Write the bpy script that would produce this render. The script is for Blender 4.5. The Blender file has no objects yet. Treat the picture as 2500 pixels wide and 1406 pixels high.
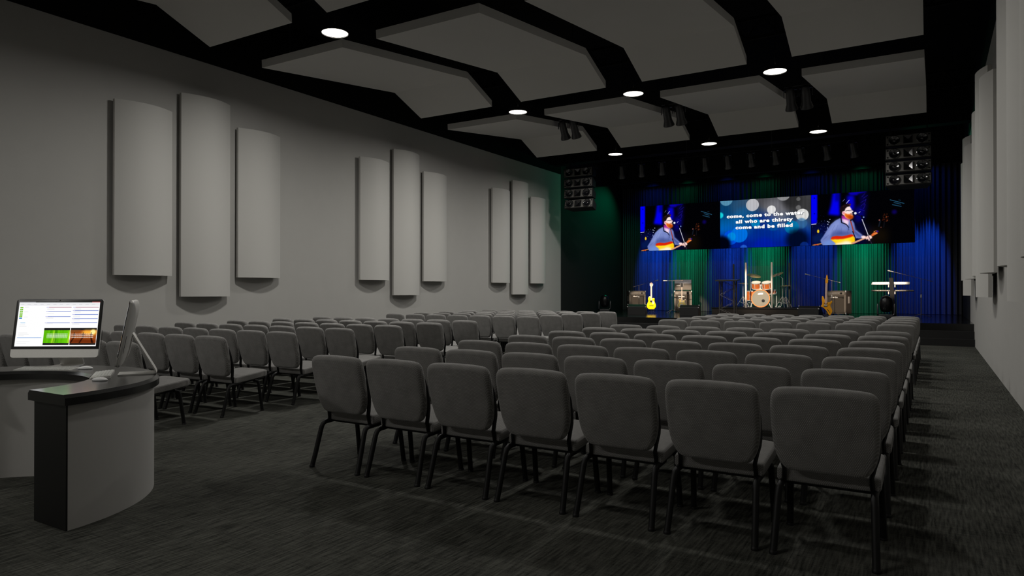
import bpy, bmesh, math, random
import numpy as np
from mathutils import Vector, Matrix
PI = math.pi
rnd = random.Random(7)
SC = bpy.context.scene
COL = SC.collection

# ------------------------------------------------------------------ materials
def new_mat(name):
    m = bpy.data.materials.new(name); m.use_nodes = True
    return m, m.node_tree, m.node_tree.nodes['Principled BSDF']

def mat(name, col, rough=.6, metal=0., spec=.5, emit=None, estr=0., coat=0.):
    m, nt, b = new_mat(name)
    b.inputs['Base Color'].default_value = (*col, 1)
    b.inputs['Roughness'].default_value = rough
    b.inputs['Metallic'].default_value = metal
    b.inputs['Specular IOR Level'].default_value = spec
    b.inputs['Coat Weight'].default_value = coat
    if emit:
        b.inputs['Emission Color'].default_value = (*emit, 1)
        b.inputs['Emission Strength'].default_value = estr
    return m

def nd(nt, typ, **kw):
    n = nt.nodes.new(typ)
    for k, v in kw.items(): setattr(n, k, v)
    return n

def noise_mat(name, c1, c2, scale, rough=.8, stretch=(1, 1, 1), bump=0., spec=.3, detail=4., metal=0.):
    m, nt, b = new_mat(name); L = nt.links.new
    tc = nd(nt, 'ShaderNodeTexCoord'); mp = nd(nt, 'ShaderNodeMapping')
    mp.inputs['Scale'].default_value = stretch
    nz = nd(nt, 'ShaderNodeTexNoise'); nz.inputs['Scale'].default_value = scale; nz.inputs['Detail'].default_value = detail
    cr = nd(nt, 'ShaderNodeMix', data_type='RGBA')
    cr.inputs[6].default_value = (*c1, 1); cr.inputs[7].default_value = (*c2, 1)
    L(tc.outputs['Object'], mp.inputs['Vector']); L(mp.outputs[0], nz.inputs['Vector'])
    L(nz.outputs['Fac'], cr.inputs[0]); L(cr.outputs[2], b.inputs['Base Color'])
    b.inputs['Roughness'].default_value = rough; b.inputs['Specular IOR Level'].default_value = spec
    b.inputs['Metallic'].default_value = metal
    if bump:
        bp = nd(nt, 'ShaderNodeBump'); bp.inputs['Strength'].default_value = bump; bp.inputs['Distance'].default_value = .002
        L(nz.outputs['Fac'], bp.inputs['Height']); L(bp.outputs[0], b.inputs['Normal'])
    return m

def fabric_mat():
    m, nt, b = new_mat('woven_chair_fabric'); L = nt.links.new
    tc = nd(nt, 'ShaderNodeTexCoord'); sp = nd(nt, 'ShaderNodeSeparateXYZ'); L(tc.outputs['Object'], sp.inputs[0])
    def M(op, a, c=None):
        n = nd(nt, 'ShaderNodeMath', operation=op)
        for i, v in enumerate((a, c)):
            if v is None: continue
            if isinstance(v, (int, float)): n.inputs[i].default_value = v
            else: L(v, n.inputs[i])
        return n.outputs[0]
    zy = M('ADD', sp.outputs[2], sp.outputs[1])
    sx = M('SINE', M('MULTIPLY', sp.outputs[0], 2*PI/.0102))
    sz = M('SINE', M('MULTIPLY', zy, 2*PI/.0138))
    dot = M('MULTIPLY', sx, sz)
    dot = M('MAXIMUM', dot, 0.0)
    dot = M('POWER', dot, 1.3)
    rib = M('ADD', M('MULTIPLY', M('SINE', M('MULTIPLY', sp.outputs[0], 4*PI/.0102)), .12), .3)
    nz = nd(nt, 'ShaderNodeTexNoise'); nz.inputs['Scale'].default_value = 14
    mp = nd(nt, 'ShaderNodeMapping'); L(tc.outputs['Object'], mp.inputs[0]); L(mp.outputs[0], nz.inputs['Vector'])
    fac = M('ADD', M('MULTIPLY', dot, .75), M('MULTIPLY', rib, M('ADD', nz.outputs['Fac'], .5)))
    cr = nd(nt, 'ShaderNodeMix', data_type='RGBA')
    cr.inputs[6].default_value = (.072, .069, .066, 1); cr.inputs[7].default_value = (.40, .392, .375, 1)
    L(fac, cr.inputs[0]); L(cr.outputs[2], b.inputs['Base Color'])
    b.inputs['Roughness'].default_value = .95; b.inputs['Specular IOR Level'].default_value = .15
    b.inputs['Sheen Weight'].default_value = .25
    bp = nd(nt, 'ShaderNodeBump'); bp.inputs['Strength'].default_value = .35; bp.inputs['Distance'].default_value = .002
    L(fac, bp.inputs['Height']); L(bp.outputs[0], b.inputs['Normal'])
    return m

def carpet_mat():
    m, nt, b = new_mat('streaky_carpet'); L = nt.links.new
    tc = nd(nt, 'ShaderNodeTexCoord')
    def nz(sc, scale, det=3.):
        mp = nd(nt, 'ShaderNodeMapping'); mp.inputs['Scale'].default_value = sc
        n = nd(nt, 'ShaderNodeTexNoise'); n.inputs['Scale'].default_value = scale; n.inputs['Detail'].default_value = det
        L(tc.outputs['Object'], mp.inputs[0]); L(mp.outputs[0], n.inputs['Vector']); return n.outputs['Fac']
    a = nz((14, 1.1, 1), 5., 4.); c = nz((1.4, 22, 1), 3., 3.); d = nz((1, 1, 1), .9, 2.); e = nz((60, 12, 1), 6., 2.)
    def M(op, x, y):
        n = nd(nt, 'ShaderNodeMath', operation=op)
        for i, v in enumerate((x, y)):
            if isinstance(v, (int, float)): n.inputs[i].default_value = v
            else: L(v, n.inputs[i])
        return n.outputs[0]
    f = M('ADD', M('MULTIPLY', a, 1.05), M('MULTIPLY', c, .35))
    f = M('ADD', f, M('MULTIPLY', d, .5)); f = M('ADD', f, M('MULTIPLY', e, .5))
    mr = nd(nt, 'ShaderNodeMapRange'); mr.inputs[1].default_value = .98; mr.inputs[2].default_value = 1.47
    L(f, mr.inputs[0])
    cr = nd(nt, 'ShaderNodeMix', data_type='RGBA')
    cr.inputs[6].default_value = (.017, .018, .0148, 1); cr.inputs[7].default_value = (.098, .099, .085, 1)
    L(mr.outputs[0], cr.inputs[0]); L(cr.outputs[2], b.inputs['Base Color'])
    b.inputs['Roughness'].default_value = .95; b.inputs['Specular IOR Level'].default_value = .1
    bp = nd(nt, 'ShaderNodeBump'); bp.inputs['Strength'].default_value = .5; bp.inputs['Distance'].default_value = .004
    L(f, bp.inputs['Height']); L(bp.outputs[0], b.inputs['Normal'])
    return m

def video_mat(name, strength):
    m = bpy.data.materials.new(name); m.use_nodes = True; nt = m.node_tree; nt.nodes.clear()
    o = nd(nt, 'ShaderNodeOutputMaterial'); e = nd(nt, 'ShaderNodeEmission'); a = nd(nt, 'ShaderNodeVertexColor')
    a.layer_name = 'Col'; e.inputs[1].default_value = strength
    nt.links.new(a.outputs[0], e.inputs[0]); nt.links.new(e.outputs[0], o.inputs[0])
    return m

def emit_mat(name, col, s):
    m = bpy.data.materials.new(name); m.use_nodes = True; nt = m.node_tree; nt.nodes.clear()
    o = nd(nt, 'ShaderNodeOutputMaterial'); e = nd(nt, 'ShaderNodeEmission')
    e.inputs[0].default_value = (*col, 1); e.inputs[1].default_value = s
    nt.links.new(e.outputs[0], o.inputs[0]); return m

def clear_mat():
    m = bpy.data.materials.new('clear_plexiglass'); m.use_nodes = True; nt = m.node_tree; nt.nodes.clear()
    o = nd(nt, 'ShaderNodeOutputMaterial'); t = nd(nt, 'ShaderNodeBsdfTransparent'); g = nd(nt, 'ShaderNodeBsdfGlossy'); mx = nd(nt, 'ShaderNodeMixShader')
    t.inputs[0].default_value = (.95, .97, .97, 1); g.inputs['Roughness'].default_value = .05; g.inputs[0].default_value = (.9, .95, .95, 1)
    mx.inputs[0].default_value = .04
    L = nt.links.new; L(t.outputs[0], mx.inputs[1]); L(g.outputs[0], mx.inputs[2]); L(mx.outputs[0], o.inputs[0]); return m

def burst_mat(name, centre, edge, c=(0, 0, 0), r0=.1, r1=.24):
    m, nt, b = new_mat(name); L = nt.links.new
    tc = nd(nt, 'ShaderNodeTexCoord'); v = nd(nt, 'ShaderNodeVectorMath', operation='DISTANCE'); v.inputs[1].default_value = c
    mr = nd(nt, 'ShaderNodeMapRange'); mr.inputs[1].default_value = r0; mr.inputs[2].default_value = r1
    cr = nd(nt, 'ShaderNodeMix', data_type='RGBA'); cr.inputs[6].default_value = (*centre, 1); cr.inputs[7].default_value = (*edge, 1)
    L(tc.outputs['Object'], v.inputs[0]); L(v.outputs['Value'], mr.inputs[0]); L(mr.outputs[0], cr.inputs[0]); L(cr.outputs[2], b.inputs['Base Color'])
    b.inputs['Roughness'].default_value = .3
    return m

M_ = {}
M_['wall'] = noise_mat('grey_wall_paint', (.40, .392, .372), (.425, .417, .396), 3., .9, spec=.2)
M_['panel'] = noise_mat('light_grey_panel_cloth', (.49, .482, .458), (.515, .507, .482), 120., .9, spec=.2)
M_['cloud'] = noise_mat('pale_ceiling_panel_cloth', (.56, .55, .53), (.58, .57, .55), 2., .95, spec=.1)
M_['black'] = mat('matte_black', (.006, .006, .006), .8, spec=.3)
M_['blackwall'] = mat('black_stage_wall', (.014, .014, .014), .85, spec=.2)
M_['ceil'] = mat('black_ceiling', (.008, .008, .0075), .9, spec=.1)
M_['stage'] = noise_mat('glossy_black_stage_floor', (.006, .006, .006), (.008, .008, .008), 3., .16, spec=.6)
M_['steps'] = mat('black_step', (.007, .007, .007), .6, spec=.4)
M_['fabric'] = fabric_mat()
M_['leg'] = mat('black_powder_coat', (.0025, .0025, .0025), .55, spec=.35)
M_['carpet'] = carpet_mat()
M_['curtain'] = noise_mat('velour_curtain', (.05, .05, .05), (.07, .07, .07), 40., .9, spec=.1)
M_['counter'] = mat('polished_dark_counter', (.012, .012, .012), .2, spec=1.)
M_['counterwall'] = noise_mat('grey_counter_laminate', (.45, .44, .42), (.47, .46, .44), 6., .7, stretch=(12, 12, 1))
M_['endpanel'] = mat('black_laminate', (.006, .006, .006), .4)
M_['alu'] = noise_mat('brushed_aluminium', (.80, .79, .76), (.95, .94, .90), 260., .5, metal=.75)
M_['alu_pale'] = mat('satin_aluminium', (.75, .74, .71), .38, .45)
M_['bezel'] = mat('black_glass_bezel', (.02, .02, .019), .3)
M_['white'] = mat('white_plastic', (.92, .92, .92), .3, coat=.3)
M_['keywhite'] = mat('keyboard_keys', (.62, .62, .6), .5)
M_['spkface'] = mat('speaker_baffle', (.15, .145, .135), .55)
M_['cone'] = mat('speaker_cone', (.006, .006, .008), .16, spec=.9, coat=.6)
M_['horn'] = mat('speaker_horn', (.006, .006, .007), .2, spec=.9)
M_['chrome'] = mat('chrome', (.85, .84, .82), .3, .6)
M_['fixture'] = mat('black_fixture_metal', (.04, .04, .042), .35, .3)
M_['amp'] = noise_mat('amp_vinyl', (.085, .073, .06), (.11, .095, .078), 90., .6)
M_['grille'] = noise_mat('amp_grille_cloth', (.05, .042, .034), (.07, .06, .047), 200., .8)
M_['amppanel'] = mat('amp_control_panel', (.24, .215, .18), .45, .3)
M_['ampgrey'] = mat('amp_head_grey', (.16, .14, .115), .6)
M_['ampwhite'] = mat('amp_head_white', (.75, .75, .8), .5)
M_['cream'] = mat('white_label', (.85, .83, .78), .5)
M_['yellow'] = mat('yellow_lacquer', (.95, .72, .0), .3, coat=.4)
M_['gneck'] = mat('pale_maple_neck', (.62, .42, .33), .4)
M_['orange'] = noise_mat('orange_stained_wood', (.85, .33, .01), (.95, .42, .02), 8., .3, stretch=(6, 6, 1))
M_['burst'] = burst_mat('sunburst_top', (.95, .75, .25), (.07, .03, .012), (0, -.035, .16), .11, .24)
M_['drumwood'] = noise_mat('amber_drum_lacquer', (.30, .06, .012), (.50, .13, .022), 9., .15, stretch=(1, 1, 5))
M_['drumhead'] = mat('grey_drum_head', (.19, .17, .135), .6)
M_['dwhite'] = mat('white_drum_head', (.7, .68, .62), .5)
M_['brass'] = mat('brass_cymbal', (.62, .45, .18), .35, .45)
M_['post'] = mat('grey_shield_post', (.42, .39, .35), .5)
M_['riser'] = noise_mat('dark_riser_carpet', (.035, .03, .025), (.05, .043, .036), 60., .9)
M_['clear'] = clear_mat()
M_['lens'] = emit_mat('ceiling_light_lens', (1., .93, .80), 6.)
M_['dark_lens'] = mat('dark_glass_lens', (.01, .01, .02), .08, spec=1.)

# ------------------------------------------------------------------ mesh helper
class MB:
    def __init__(s): s.v = []; s.f = []; s.mi = []; s.cur = 0
    def add(s, V, F):
        o = len(s.v); s.v += [tuple(p) for p in V]
        for f in F: s.f.append([o+i for i in f]); s.mi.append(s.cur)
        return s
    def box(s, lo, hi, M=None):
        x0, y0, z0 = lo; x1, y1, z1 = hi
        V = [Vector(p) for p in ((x0,y0,z0),(x1,y0,z0),(x1,y1,z0),(x0,y1,z0),(x0,y0,z1),(x1,y0,z1),(x1,y1,z1),(x0,y1,z1))]
        if M: V = [M @ p for p in V]
        return s.add(V, [(0,3,2,1),(4,5,6,7),(0,1,5,4),(1,2,6,5),(2,3,7,6),(3,0,4,7)])
    def loft(s, rings, cap=True, closed=False):
        n = len(rings[0]); V = [p for r in rings for p in r]; F = []
        m = len(rings)
        for k in range(m if closed else m-1):
            a, b = k*n, ((k+1) % m)*n
            for i in range(n):
                j = (i+1) % n; F.append((a+i, a+j, b+j, b+i))
        if cap and not closed:
            F.append(tuple(reversed(range(n)))); F.append(tuple((m-1)*n+i for i in range(n)))
        return s.add(V, F)
    def tube(s, pts, r, n=8, oval=None):
        pts = [Vector(p) for p in pts]; rings = []
        rr = r if isinstance(r, (list, tuple)) else [r]*len(pts)
        up0 = None
        for k, p in enumerate(pts):
            d = (pts[min(k+1, len(pts)-1)] - pts[max(k-1, 0)]).normalized()
            if up0 is None:
                up0 = Vector((0, 0, 1)) if abs(d.z) < .9 else Vector((0, 1, 0))
            a = d.cross(up0)
            if a.length < 1e-4: a = d.cross(Vector((1, 0, 0)))
            a.normalize(); b = a.cross(d).normalized(); up0 = b
            rings.append([p + (a*math.cos(t*2*PI/n) + b*math.sin(t*2*PI/n)*(oval or 1))*rr[k] for t in range(n)])
        return s.loft(rings)
    def cyl(s, p0, p1, r0, r1=None, n=24): return s.tube([p0, p1], [r0, r0 if r1 is None else r1], n)
    def lathe(s, prof, o=(0, 0, 0), axis='Z', n=32, M=None, closed=False):
        rings = []
        for r, h in prof:
            ring = []
            for t in range(n):
                a = 2*PI*t/n; x, y = max(r, 1e-4)*math.cos(a), max(r, 1e-4)*math.sin(a)
                p = Vector((x, y, h)) if axis == 'Z' else (Vector((x, h, y)) if axis == 'Y' else Vector((h, x, y)))
                if M: p = M @ p
                ring.append(p + Vector(o))
            rings.append(ring)
        return s.loft(rings, closed=closed)
    def pad(s, out, t, r, fn=None, seg=4):
        """cushion: an outline (2-D) given thickness t with rounded rims r"""
        cx = sum(p[0] for p in out)/len(out); cy = sum(p[1] for p in out)/len(out)
        w = max(abs(p[0]-cx) for p in out); h = max(abs(p[1]-cy) for p in out)
        rings = []
        def ring(ins, d):
            R = []
            for x, y in out:
                R.append((cx+(x-cx)*(1-ins/w), cy+(y-cy)*(1-ins/h), d))
            return R
        for k in range(seg+1):
            a = PI/2*k/seg; rings.append(ring(r*(1-math.sin(a)), -t/2 + r*(1-math.cos(a))))
        for k in range(seg+1):
            a = PI/2*(1-k/seg); rings.append(ring(r*(1-math.sin(a)), t/2 - r*(1-math.cos(a))))
        if fn: rings = [[fn(*p) for p in R] for R in rings]
        return s.loft(rings)
    def build(s, name, m, parent=None, smooth=None, loc=None, bevel=0.):
        me = bpy.data.meshes.new(name); me.from_pydata(s.v, [], s.f); me.update()
        bm = bmesh.new(); bm.from_mesh(me); bmesh.ops.recalc_face_normals(bm, faces=bm.faces); bm.to_mesh(me); bm.free()
        for x in (m if isinstance(m, (list, tuple)) else [m]): me.materials.append(x)
        if any(s.mi): me.polygons.foreach_set('material_index', s.mi)
        if smooth is not None:
            me.polygons.foreach_set('use_smooth', [True]*len(me.polygons)); me.set_sharp_from_angle(angle=math.radians(smooth))
        o = bpy.data.objects.new(name, me); COL.objects.link(o)
        if parent: o.parent = parent
        if loc: o.location = loc
        if bevel:
            b = o.modifiers.new('soft_edges', 'BEVEL'); b.width = bevel; b.segments = 2; b.limit_method = 'ANGLE'
        return o

def tag(o, label, cat, group=None):
    o['label'] = label; o['category'] = cat
    if group: o['group'] = group
    return o
def thing(name, label, cat, loc=(0, 0, 0), rz=0., group=None):
    o = bpy.data.objects.new(name, None); COL.objects.link(o); o.empty_display_size = .1
    o.location = loc; o.rotation_euler = (0, 0, rz); tag(o, label, cat, group); return o
KIDS = {}
def dup(root, loc, rz=0., label=None):
    r = root.copy(); COL.objects.link(r); r.location = loc; r.rotation_euler = (0, 0, rz)
    if label: r['label'] = label
    for ch in list(KIDS.setdefault(root.name, list(root.children))):
        c = ch.copy(); COL.objects.link(c); c.parent = r
        for g in list(KIDS.setdefault(ch.name, list(ch.children))):
            d = g.copy(); COL.objects.link(d); d.parent = c
    return r
def struct(name, mb, m, **kw):
    o = mb.build(name, m, **kw); o['kind'] = 'structure'; return o
def smooth_closed(P, n=4):
    out = []; N = len(P)
    for i in range(N):
        p0, p1, p2, p3 = [Vector((*P[(i+k-1) % N], 0)) for k in range(4)]
        for j in range(n):
            t = j/n
            q = .5*((2*p1)+(-p0+p2)*t+(2*p0-5*p1+4*p2-p3)*t*t+(-p0+3*p1-3*p2+p3)*t**3)
            out.append((q.x, q.y))
    return out
def rrect(w, h, r, n=5, cx=0., cy=0.):
    P = []
    for k, (sx, sy) in enumerate(((1, 1), (-1, 1), (-1, -1), (1, -1))):
        for j in range(n+1):
            a = PI/2*(k + j/n); P.append((cx+sx*(w/2-r)+r*math.cos(a), cy+sy*(h/2-r)+r*math.sin(a)))
    return P
ORD = ['', 'first', 'second', 'third', 'fourth', 'fifth', 'sixth', 'seventh', 'eighth', 'ninth', 'tenth', 'eleventh', 'twelfth']

# ------------------------------------------------------------------ camera
cam = bpy.data.cameras.new('camera'); co = bpy.data.objects.new('camera', cam); COL.objects.link(co); SC.camera = co
cam.sensor_width = 36.; cam.lens = 36.*1685/2500; cam.clip_end = 200

co.location = (0, 0, 1.4); co.rotation_euler = (math.radians(90.3), 0, math.radians(31.4))

# ------------------------------------------------------------------ room shell
XL, XR, YB, YS, YC, ZW, ZC = -12.21, .9, -7., 23.6, 29.75, 5.9, 7.3
struct('floor', MB().box((XL-.3, YB-.2, -.1), (XR+.3, 22., 0)), M_['carpet'])
struct('wall_left', MB().box((XL-.25, YB, 0), (XL, YS, ZW)), M_['wall'])
struct('wall_right', MB().box((XR, YB, 0), (XR+.25, YS, ZW)), M_['wall'])
struct('wall_back', MB().box((XL, YB-.2, 0), (XR, YB, ZW)), M_['wall'])
struct('trim_1', MB().box((XL-.25, YB, ZW), (XL-.01, YS, ZC)), M_['ceil'])
struct('trim_2', MB().box((XR+.01, YB, ZW), (XR+.25, YS, ZC)), M_['ceil'])
struct('trim_3', MB().box((XL, YB-.2, ZW), (XR, YB-.01, ZC)), M_['ceil'])
struct('ceiling', MB().box((XL-.25, YB-.2, ZC), (XR+.25, YC+.3, ZC+.15)), M_['ceil'])
struct('wall_stage_left', MB().box((XL-.25, YS, 0), (XL, YC+.3, ZC)), M_['blackwall'])
struct('wall_stage_right', MB().box((XR, YS, 0), (XR+.25, YC+.3, ZC)), M_['blackwall'])
struct('wall_stage_back', MB().box((XL, YC+.15, 0), (XR, YC+.3, ZC)), M_['blackwall'])
struct('stage_floor', MB().box((XL, 21.48, 0), (XR, YC+.15, .56)), M_['stage'])
struct('stage_step', MB().box((XL, 21.24, 0), (XR, 21.48, .37)), M_['steps'])
struct('stage_step', MB().box((XL, 21.0, 0), (XR, 21.24, .18)), M_['steps'])
for y0, y1, z0 in ((22.9, 23.3, 6.15), (27.5, 27.75, 5.98), (29.1, 29.3, 6.02)):
    struct('stage_header', MB().box((XL, y0, z0), (XR, y1, ZC)), M_['ceil'])
# open-web joists under the black deck
for y in (-3., 3.6, 8.5, 14.5, 20.5):
    b = MB()
    for z in (6.55, 6.95): b.box((XL, y-.03, z-.03), (XR, y+.03, z+.03))
    x = XL; k = 0
    while x < XR-.3:
        z0, z1 = (6.55, 6.95) if k % 2 == 0 else (6.95, 6.55)
        b.tube([(x, y, z0), (min(x+.32, XR), y, z1)], .014, 5); x += .32; k += 1
    struct('ceiling_joist', b, M_['ceil'])

# ------------------------------------------------------------------ curtain
nx = 1500; V = []; F = []
ph = 0.
rows = [.57, 1.5, 3., 4.5, 6.0, 6.6]
xs = np.linspace(XL+.03, XR-.03, nx)
prof = []
rr = random.Random(3); amp = .05
for i, x in enumerate(xs):
    ph += (xs[1]-xs[0])*2*PI/(.135+.05*math.sin(x*1.7)+.02*math.sin(x*5.1))
    prof.append(.055*math.sin(ph) + .02*math.sin(ph*.5+1.) + .015*math.sin(x*2.3))
for z in rows:
    for i, x in enumerate(xs):
        V.append((x, YC-.1+prof[i]*(1.1 if z < 1 else 1.), z))
for r in range(len(rows)-1):
    for i in range(nx-1):
        a = r*nx+i; F.append((a, a+1, a+nx+1, a+nx))
mb = MB().add(V, F)
o = mb.build('stage_curtain', M_['curtain'], smooth=80)
tag(o, 'full-width pleated backdrop curtain washed in blue and green light behind the stage', 'curtain')

# ------------------------------------------------------------------ ceiling clouds
CX = [(-11.1, -8.95), (-8.15, -6.02), (-5.2, -3.07), (-2.25, -.13)]
COLN = ['first', 'second', 'third', 'fourth']
def cloud(x0, x1, yo, ci, ri):
    b = MB(); P = [(8.88, 5.74), (12.74, 6.205), (13.75, 5.80)]; t = .148
    Vv = []
    for (y, z) in P:
        for x in (x0, x1): Vv.append((x, y+yo, z))
    for (y, z) in P:
        for x in (x0, x1): Vv.append((x, y+yo-.01, z+t))
    Fv = [(0,1,3,2),(2,3,5,4),(6,8,9,7),(8,10,11,9),(0,6,7,1),(4,5,11,10),(0,2,8,6),(2,4,10,8),(1,7,9,3),(3,9,11,5)]
    b.add(Vv, Fv)
    o = b.build('acoustic_ceiling_cloud', M_['cloud'])
    w = MB()
    for x in (x0+.3, x1-.3):
        for y, z in ((9.3, 5.9), (12.74, 6.3)): w.tube([(x, y+yo, z), (x, y+yo, ZC)], .006, 5)
    w.build('hanger_wire', M_['fixture'], o)
    tag(o, f'pale folded ceiling cloud, {ORD[ri]} row from the stage, {COLN[ci]} counted from the desk wall', 'ceiling panel', 'folded clouds under the ceiling')
for ri, yo in enumerate((6., 0., -6., -12.), 1):
    for ci, (a, b_) in enumerate(CX): cloud(a, b_, yo, ci, ri)

# ------------------------------------------------------------------ wall panels
def wall_panel(x, sgn, y0, y1, z0, z1, label):
    """bowed panel standing off the wall; sgn +1 on the left wall"""
    b = MB(); n = 14; t = .055; bow = .15; off = .07
    out = []
    for k in range(n+1):
        s_ = k/n; yy = y0+(y1-y0)*s_; out.append((off+t+bow*math.sin(PI*s_)**.9, yy))
    back = [(off, y1), (off, y0)]
    P = out+back
    b.loft([[(x+sgn*p[0], p[1], z0) for p in P], [(x+sgn*p[0], p[1], z1) for p in P]])
    o = b.build('acoustic_wall_panel', M_['panel'], smooth=30)
    tag(o, label, 'wall panel', 'bowed acoustic panels on the walls')
    c = MB()
    for zz in (z0+.4, z1-.4): c.box((min(x, x+sgn*off), (y0+y1)/2-.2, zz-.03), (max(x, x+sgn*off), (y0+y1)/2+.2, zz+.03))
    c.build('mounting_bracket', M_['black'], o)
trio = [(6.6, 7.66, 1.69, 4.745, 'short'), (7.84, 8.9, 1.305, 5.153, 'tall'), (9.09, 10.15, 1.69, 4.745, 'short')]
whichp = ['short panel nearer the back', 'tall middle panel', 'short panel nearer the stage']
for gi, yo in enumerate((-6, 0, 6, 12)):
    gname = ['trio beside the desk operator', 'trio above the desk', 'middle trio', 'trio next to the stage'][gi]
    for pi_, (y0, y1, z0, z1, k) in enumerate(trio):
        if gi > 0:
            wall_panel(XL, 1, y0+yo, y1+yo, z0, z1, f'{whichp[pi_]} of the {gname}, wall behind the desk')
        gn = ['trio behind the seating', 'trio beside the back rows', 'middle trio', 'trio next to the stage'][gi]
        wall_panel(XR, -1, y0+yo, y1+yo, z0, z1, f'{whichp[pi_]} of the {gn}, narrow-aisle wall')

# ------------------------------------------------------------------ ceiling lights
LAMPS = [[112, 85, 58], [135, 25, 78], [130, 0, 68], [34, 0, 18], [130, 55, 0]]; LAMP_SPREAD = 169.
LX = [-8.55, -5.6, -2.65]; LY = [20.27, 14.28, 8.31, 2.31, -3.69]
def ceiling_light(label):
    t = thing('ceiling_light', label, 'ceiling light', (0, 0, 0), 0, 'round ceiling lights')
    MB().lathe([(.0, .0), (.215, .0), (.215, .006), (0, .006)], n=40).build('lens', M_['lens'], t)
    MB().lathe([(.218, -.012), (.228, -.012), (.23, .0), (.225, .07), (.05, .11), (.05, .09), (.215, .05)], n=40, closed=True).build('housing', M_['ceil'], t, smooth=40)
    MB().tube([(0, 0, .09), (0, 0, ZC-5.74)], .012, 8).build('stem', M_['ceil'], t)
    return t
l0 = ceiling_light('x')
colw = ['over the desk-side seats', 'over the centre aisle', 'over the seats clear of the desk']
for j, y in enumerate(LY):
    for i, x in enumerate(LX):
        lab = f'glowing round ceiling light {colw[i]}, {ORD[j+1]} row from the stage'
        if i == j == 0: l0.location = (x, y, 5.74); l0['label'] = lab
        else: t = dup(l0, (x, y, 5.74), 0, lab)
        if (i, j) == (1, 2):
            t['label'] = 'switched-off round ceiling light over the centre aisle at the top edge'
            for ch in t.children:
                if ch.name.startswith('lens'): ch.data = ch.data.copy(); ch.data.materials[0] = M_['ampgrey']
        L = bpy.data.lights.new('ceiling_lamp', 'AREA'); L.shape = 'DISK'; L.size = .42; L.energy = LAMPS[j][i]; L.color = (1., .975, .93); L.spread = math.radians(LAMP_SPREAD)
        q = bpy.data.objects.new('ceiling_lamp', L); COL.objects.link(q); q.location = (x, y, 5.735)

# ------------------------------------------------------------------ chairs
def make_chair():
    t = thing('stacking_chair', 'x', 'chair', (0, 0, 0), 0, 'grey upholstered chairs set in rows')
    half = [(0,0),(.14,0),(.19,.006),(.218,.03),(.236,.065),(.250,.11),(.259,.17),(.263,.25),(.264,.33),(.262,.39),(.252,.432),(.226,.457),(.17,.467),(.09,.472),(0,.474)]
    P = half + [(-x, y) for x, y in reversed(half[1:-1])]
    out = smooth_closed(P, 2)
    th = math.atan2(.105, .455)
    def fb(x, s_, d):
        d += -.012*(1-(x/.27)**2)*(1 if d < 0 else 1)
        y = .118 - s_*math.sin(th) + d*math.cos(th); z = .44 + s_*math.cos(th) + d*math.sin(th)
        return (x, y, z)
    MB().pad(out, .076, .032, fb, 5).build('backrest', M_['fabric'], t, smooth=50)
    so = smooth_closed([(-.22,.164),(0,.162),(.22,.164),(.250,.170),(.258,.20),(.259,.42),(.255,.56),(.238,.605),(.18,.618),(0,.622),(-.18,.618),(-.238,.605),(-.255,.56),(-.259,.42),(-.258,.20),(-.250,.170)], 2)
    ts = math.atan2(.049, .44)
    def fs(x, y, d):
        crown = .012*(1-(x/.26)**2)*(1-((y-.39)/.24)**2) if d > 0 else 0
        return (x, y, .390 + (y-.17)*math.tan(ts) + d + crown)
    MB().pad(so, .074, .018, fs).build('seat', M_['fabric'], t, smooth=50)
    for sx in (-1, 1):
        MB().tube([(sx*.245, 0, .012), (sx*.241, .028, .1), (sx*.234, .085, .30), (sx*.232, .10, .33), (sx*.23, .13, .345), (sx*.228, .27, .352)], .019, 10).lathe([(0, 0), (.021, 0), (.022, .012), (.016, .02), (0, .02)], (sx*.245, -.002, 0), n=10).build('leg', M_['leg'], t, smooth=50)
        MB().tube([(sx*.247, .534, .012), (sx*.243, .515, .15), (sx*.238, .488, .33), (sx*.236, .475, .355), (sx*.232, .43, .37)], .019, 10).lathe([(0, 0), (.021, 0), (.022, .012), (.016, .02), (0, .02)], (sx*.247, .536, 0), n=10).build('leg', M_['leg'], t, smooth=50)
    f = MB()
    for sx in (-1, 1):
        f.tube([(sx*.23, .16, .345), (sx*.23, .56, .389)], .013, 6)
    f.box((-.235, .2, .335), (.235, .23, .352)); f.box((-.235, .5, .365), (.235, .53, .385))
    f.build('seat_frame', M_['leg'], t, smooth=50)
    for sx in (-1, 1):
        f = MB(); f.tube([(sx*.222, .19, .35), (sx*.218, .165, .36), (sx*.214, .15, .43), (sx*.228, .142, .49), (sx*.243, .13, .54), (sx*.250, .118, .585), (sx*.251, .088, .70), (sx*.236, .068, .775)], .0125, 6, 1.4)
        f.build('back_upright', M_['leg'], t, smooth=50)
    return t
ROWY = [3.885+.995*i for i in range(7)] + [12.06+.985*i for i in range(5)]
c0 = make_chair()
first = True
for ri, y in enumerate(ROWY):
    for bi, xb in enumerate((-.49, -7.0)):
        for k in range(7):
            x = xb-.5845*k
            rw = 'front row' if ri == 11 else ('rearmost row' if ri == 0 else f'{ORD[12-ri]} row from stage')
            if bi == 1: seat = 'centre aisle seat' if k == 0 else ('seat next to the wall aisle' if k == 6 else f'{ORD[k+1]} seat from centre aisle'); blk = 'desk-side block'
            else: seat = 'narrow-aisle seat' if k == 0 else ('centre aisle seat' if k == 6 else f'{ORD[k+1]} seat from narrow aisle'); blk = 'block clear of desk'
            lab = f'grey chair, {blk}, {rw}, {seat}'
            if first: c0.location = (x, y, 0); c0['label'] = lab; first = False
            else: dup(c0, (x, y, 0), 0, lab)

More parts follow.
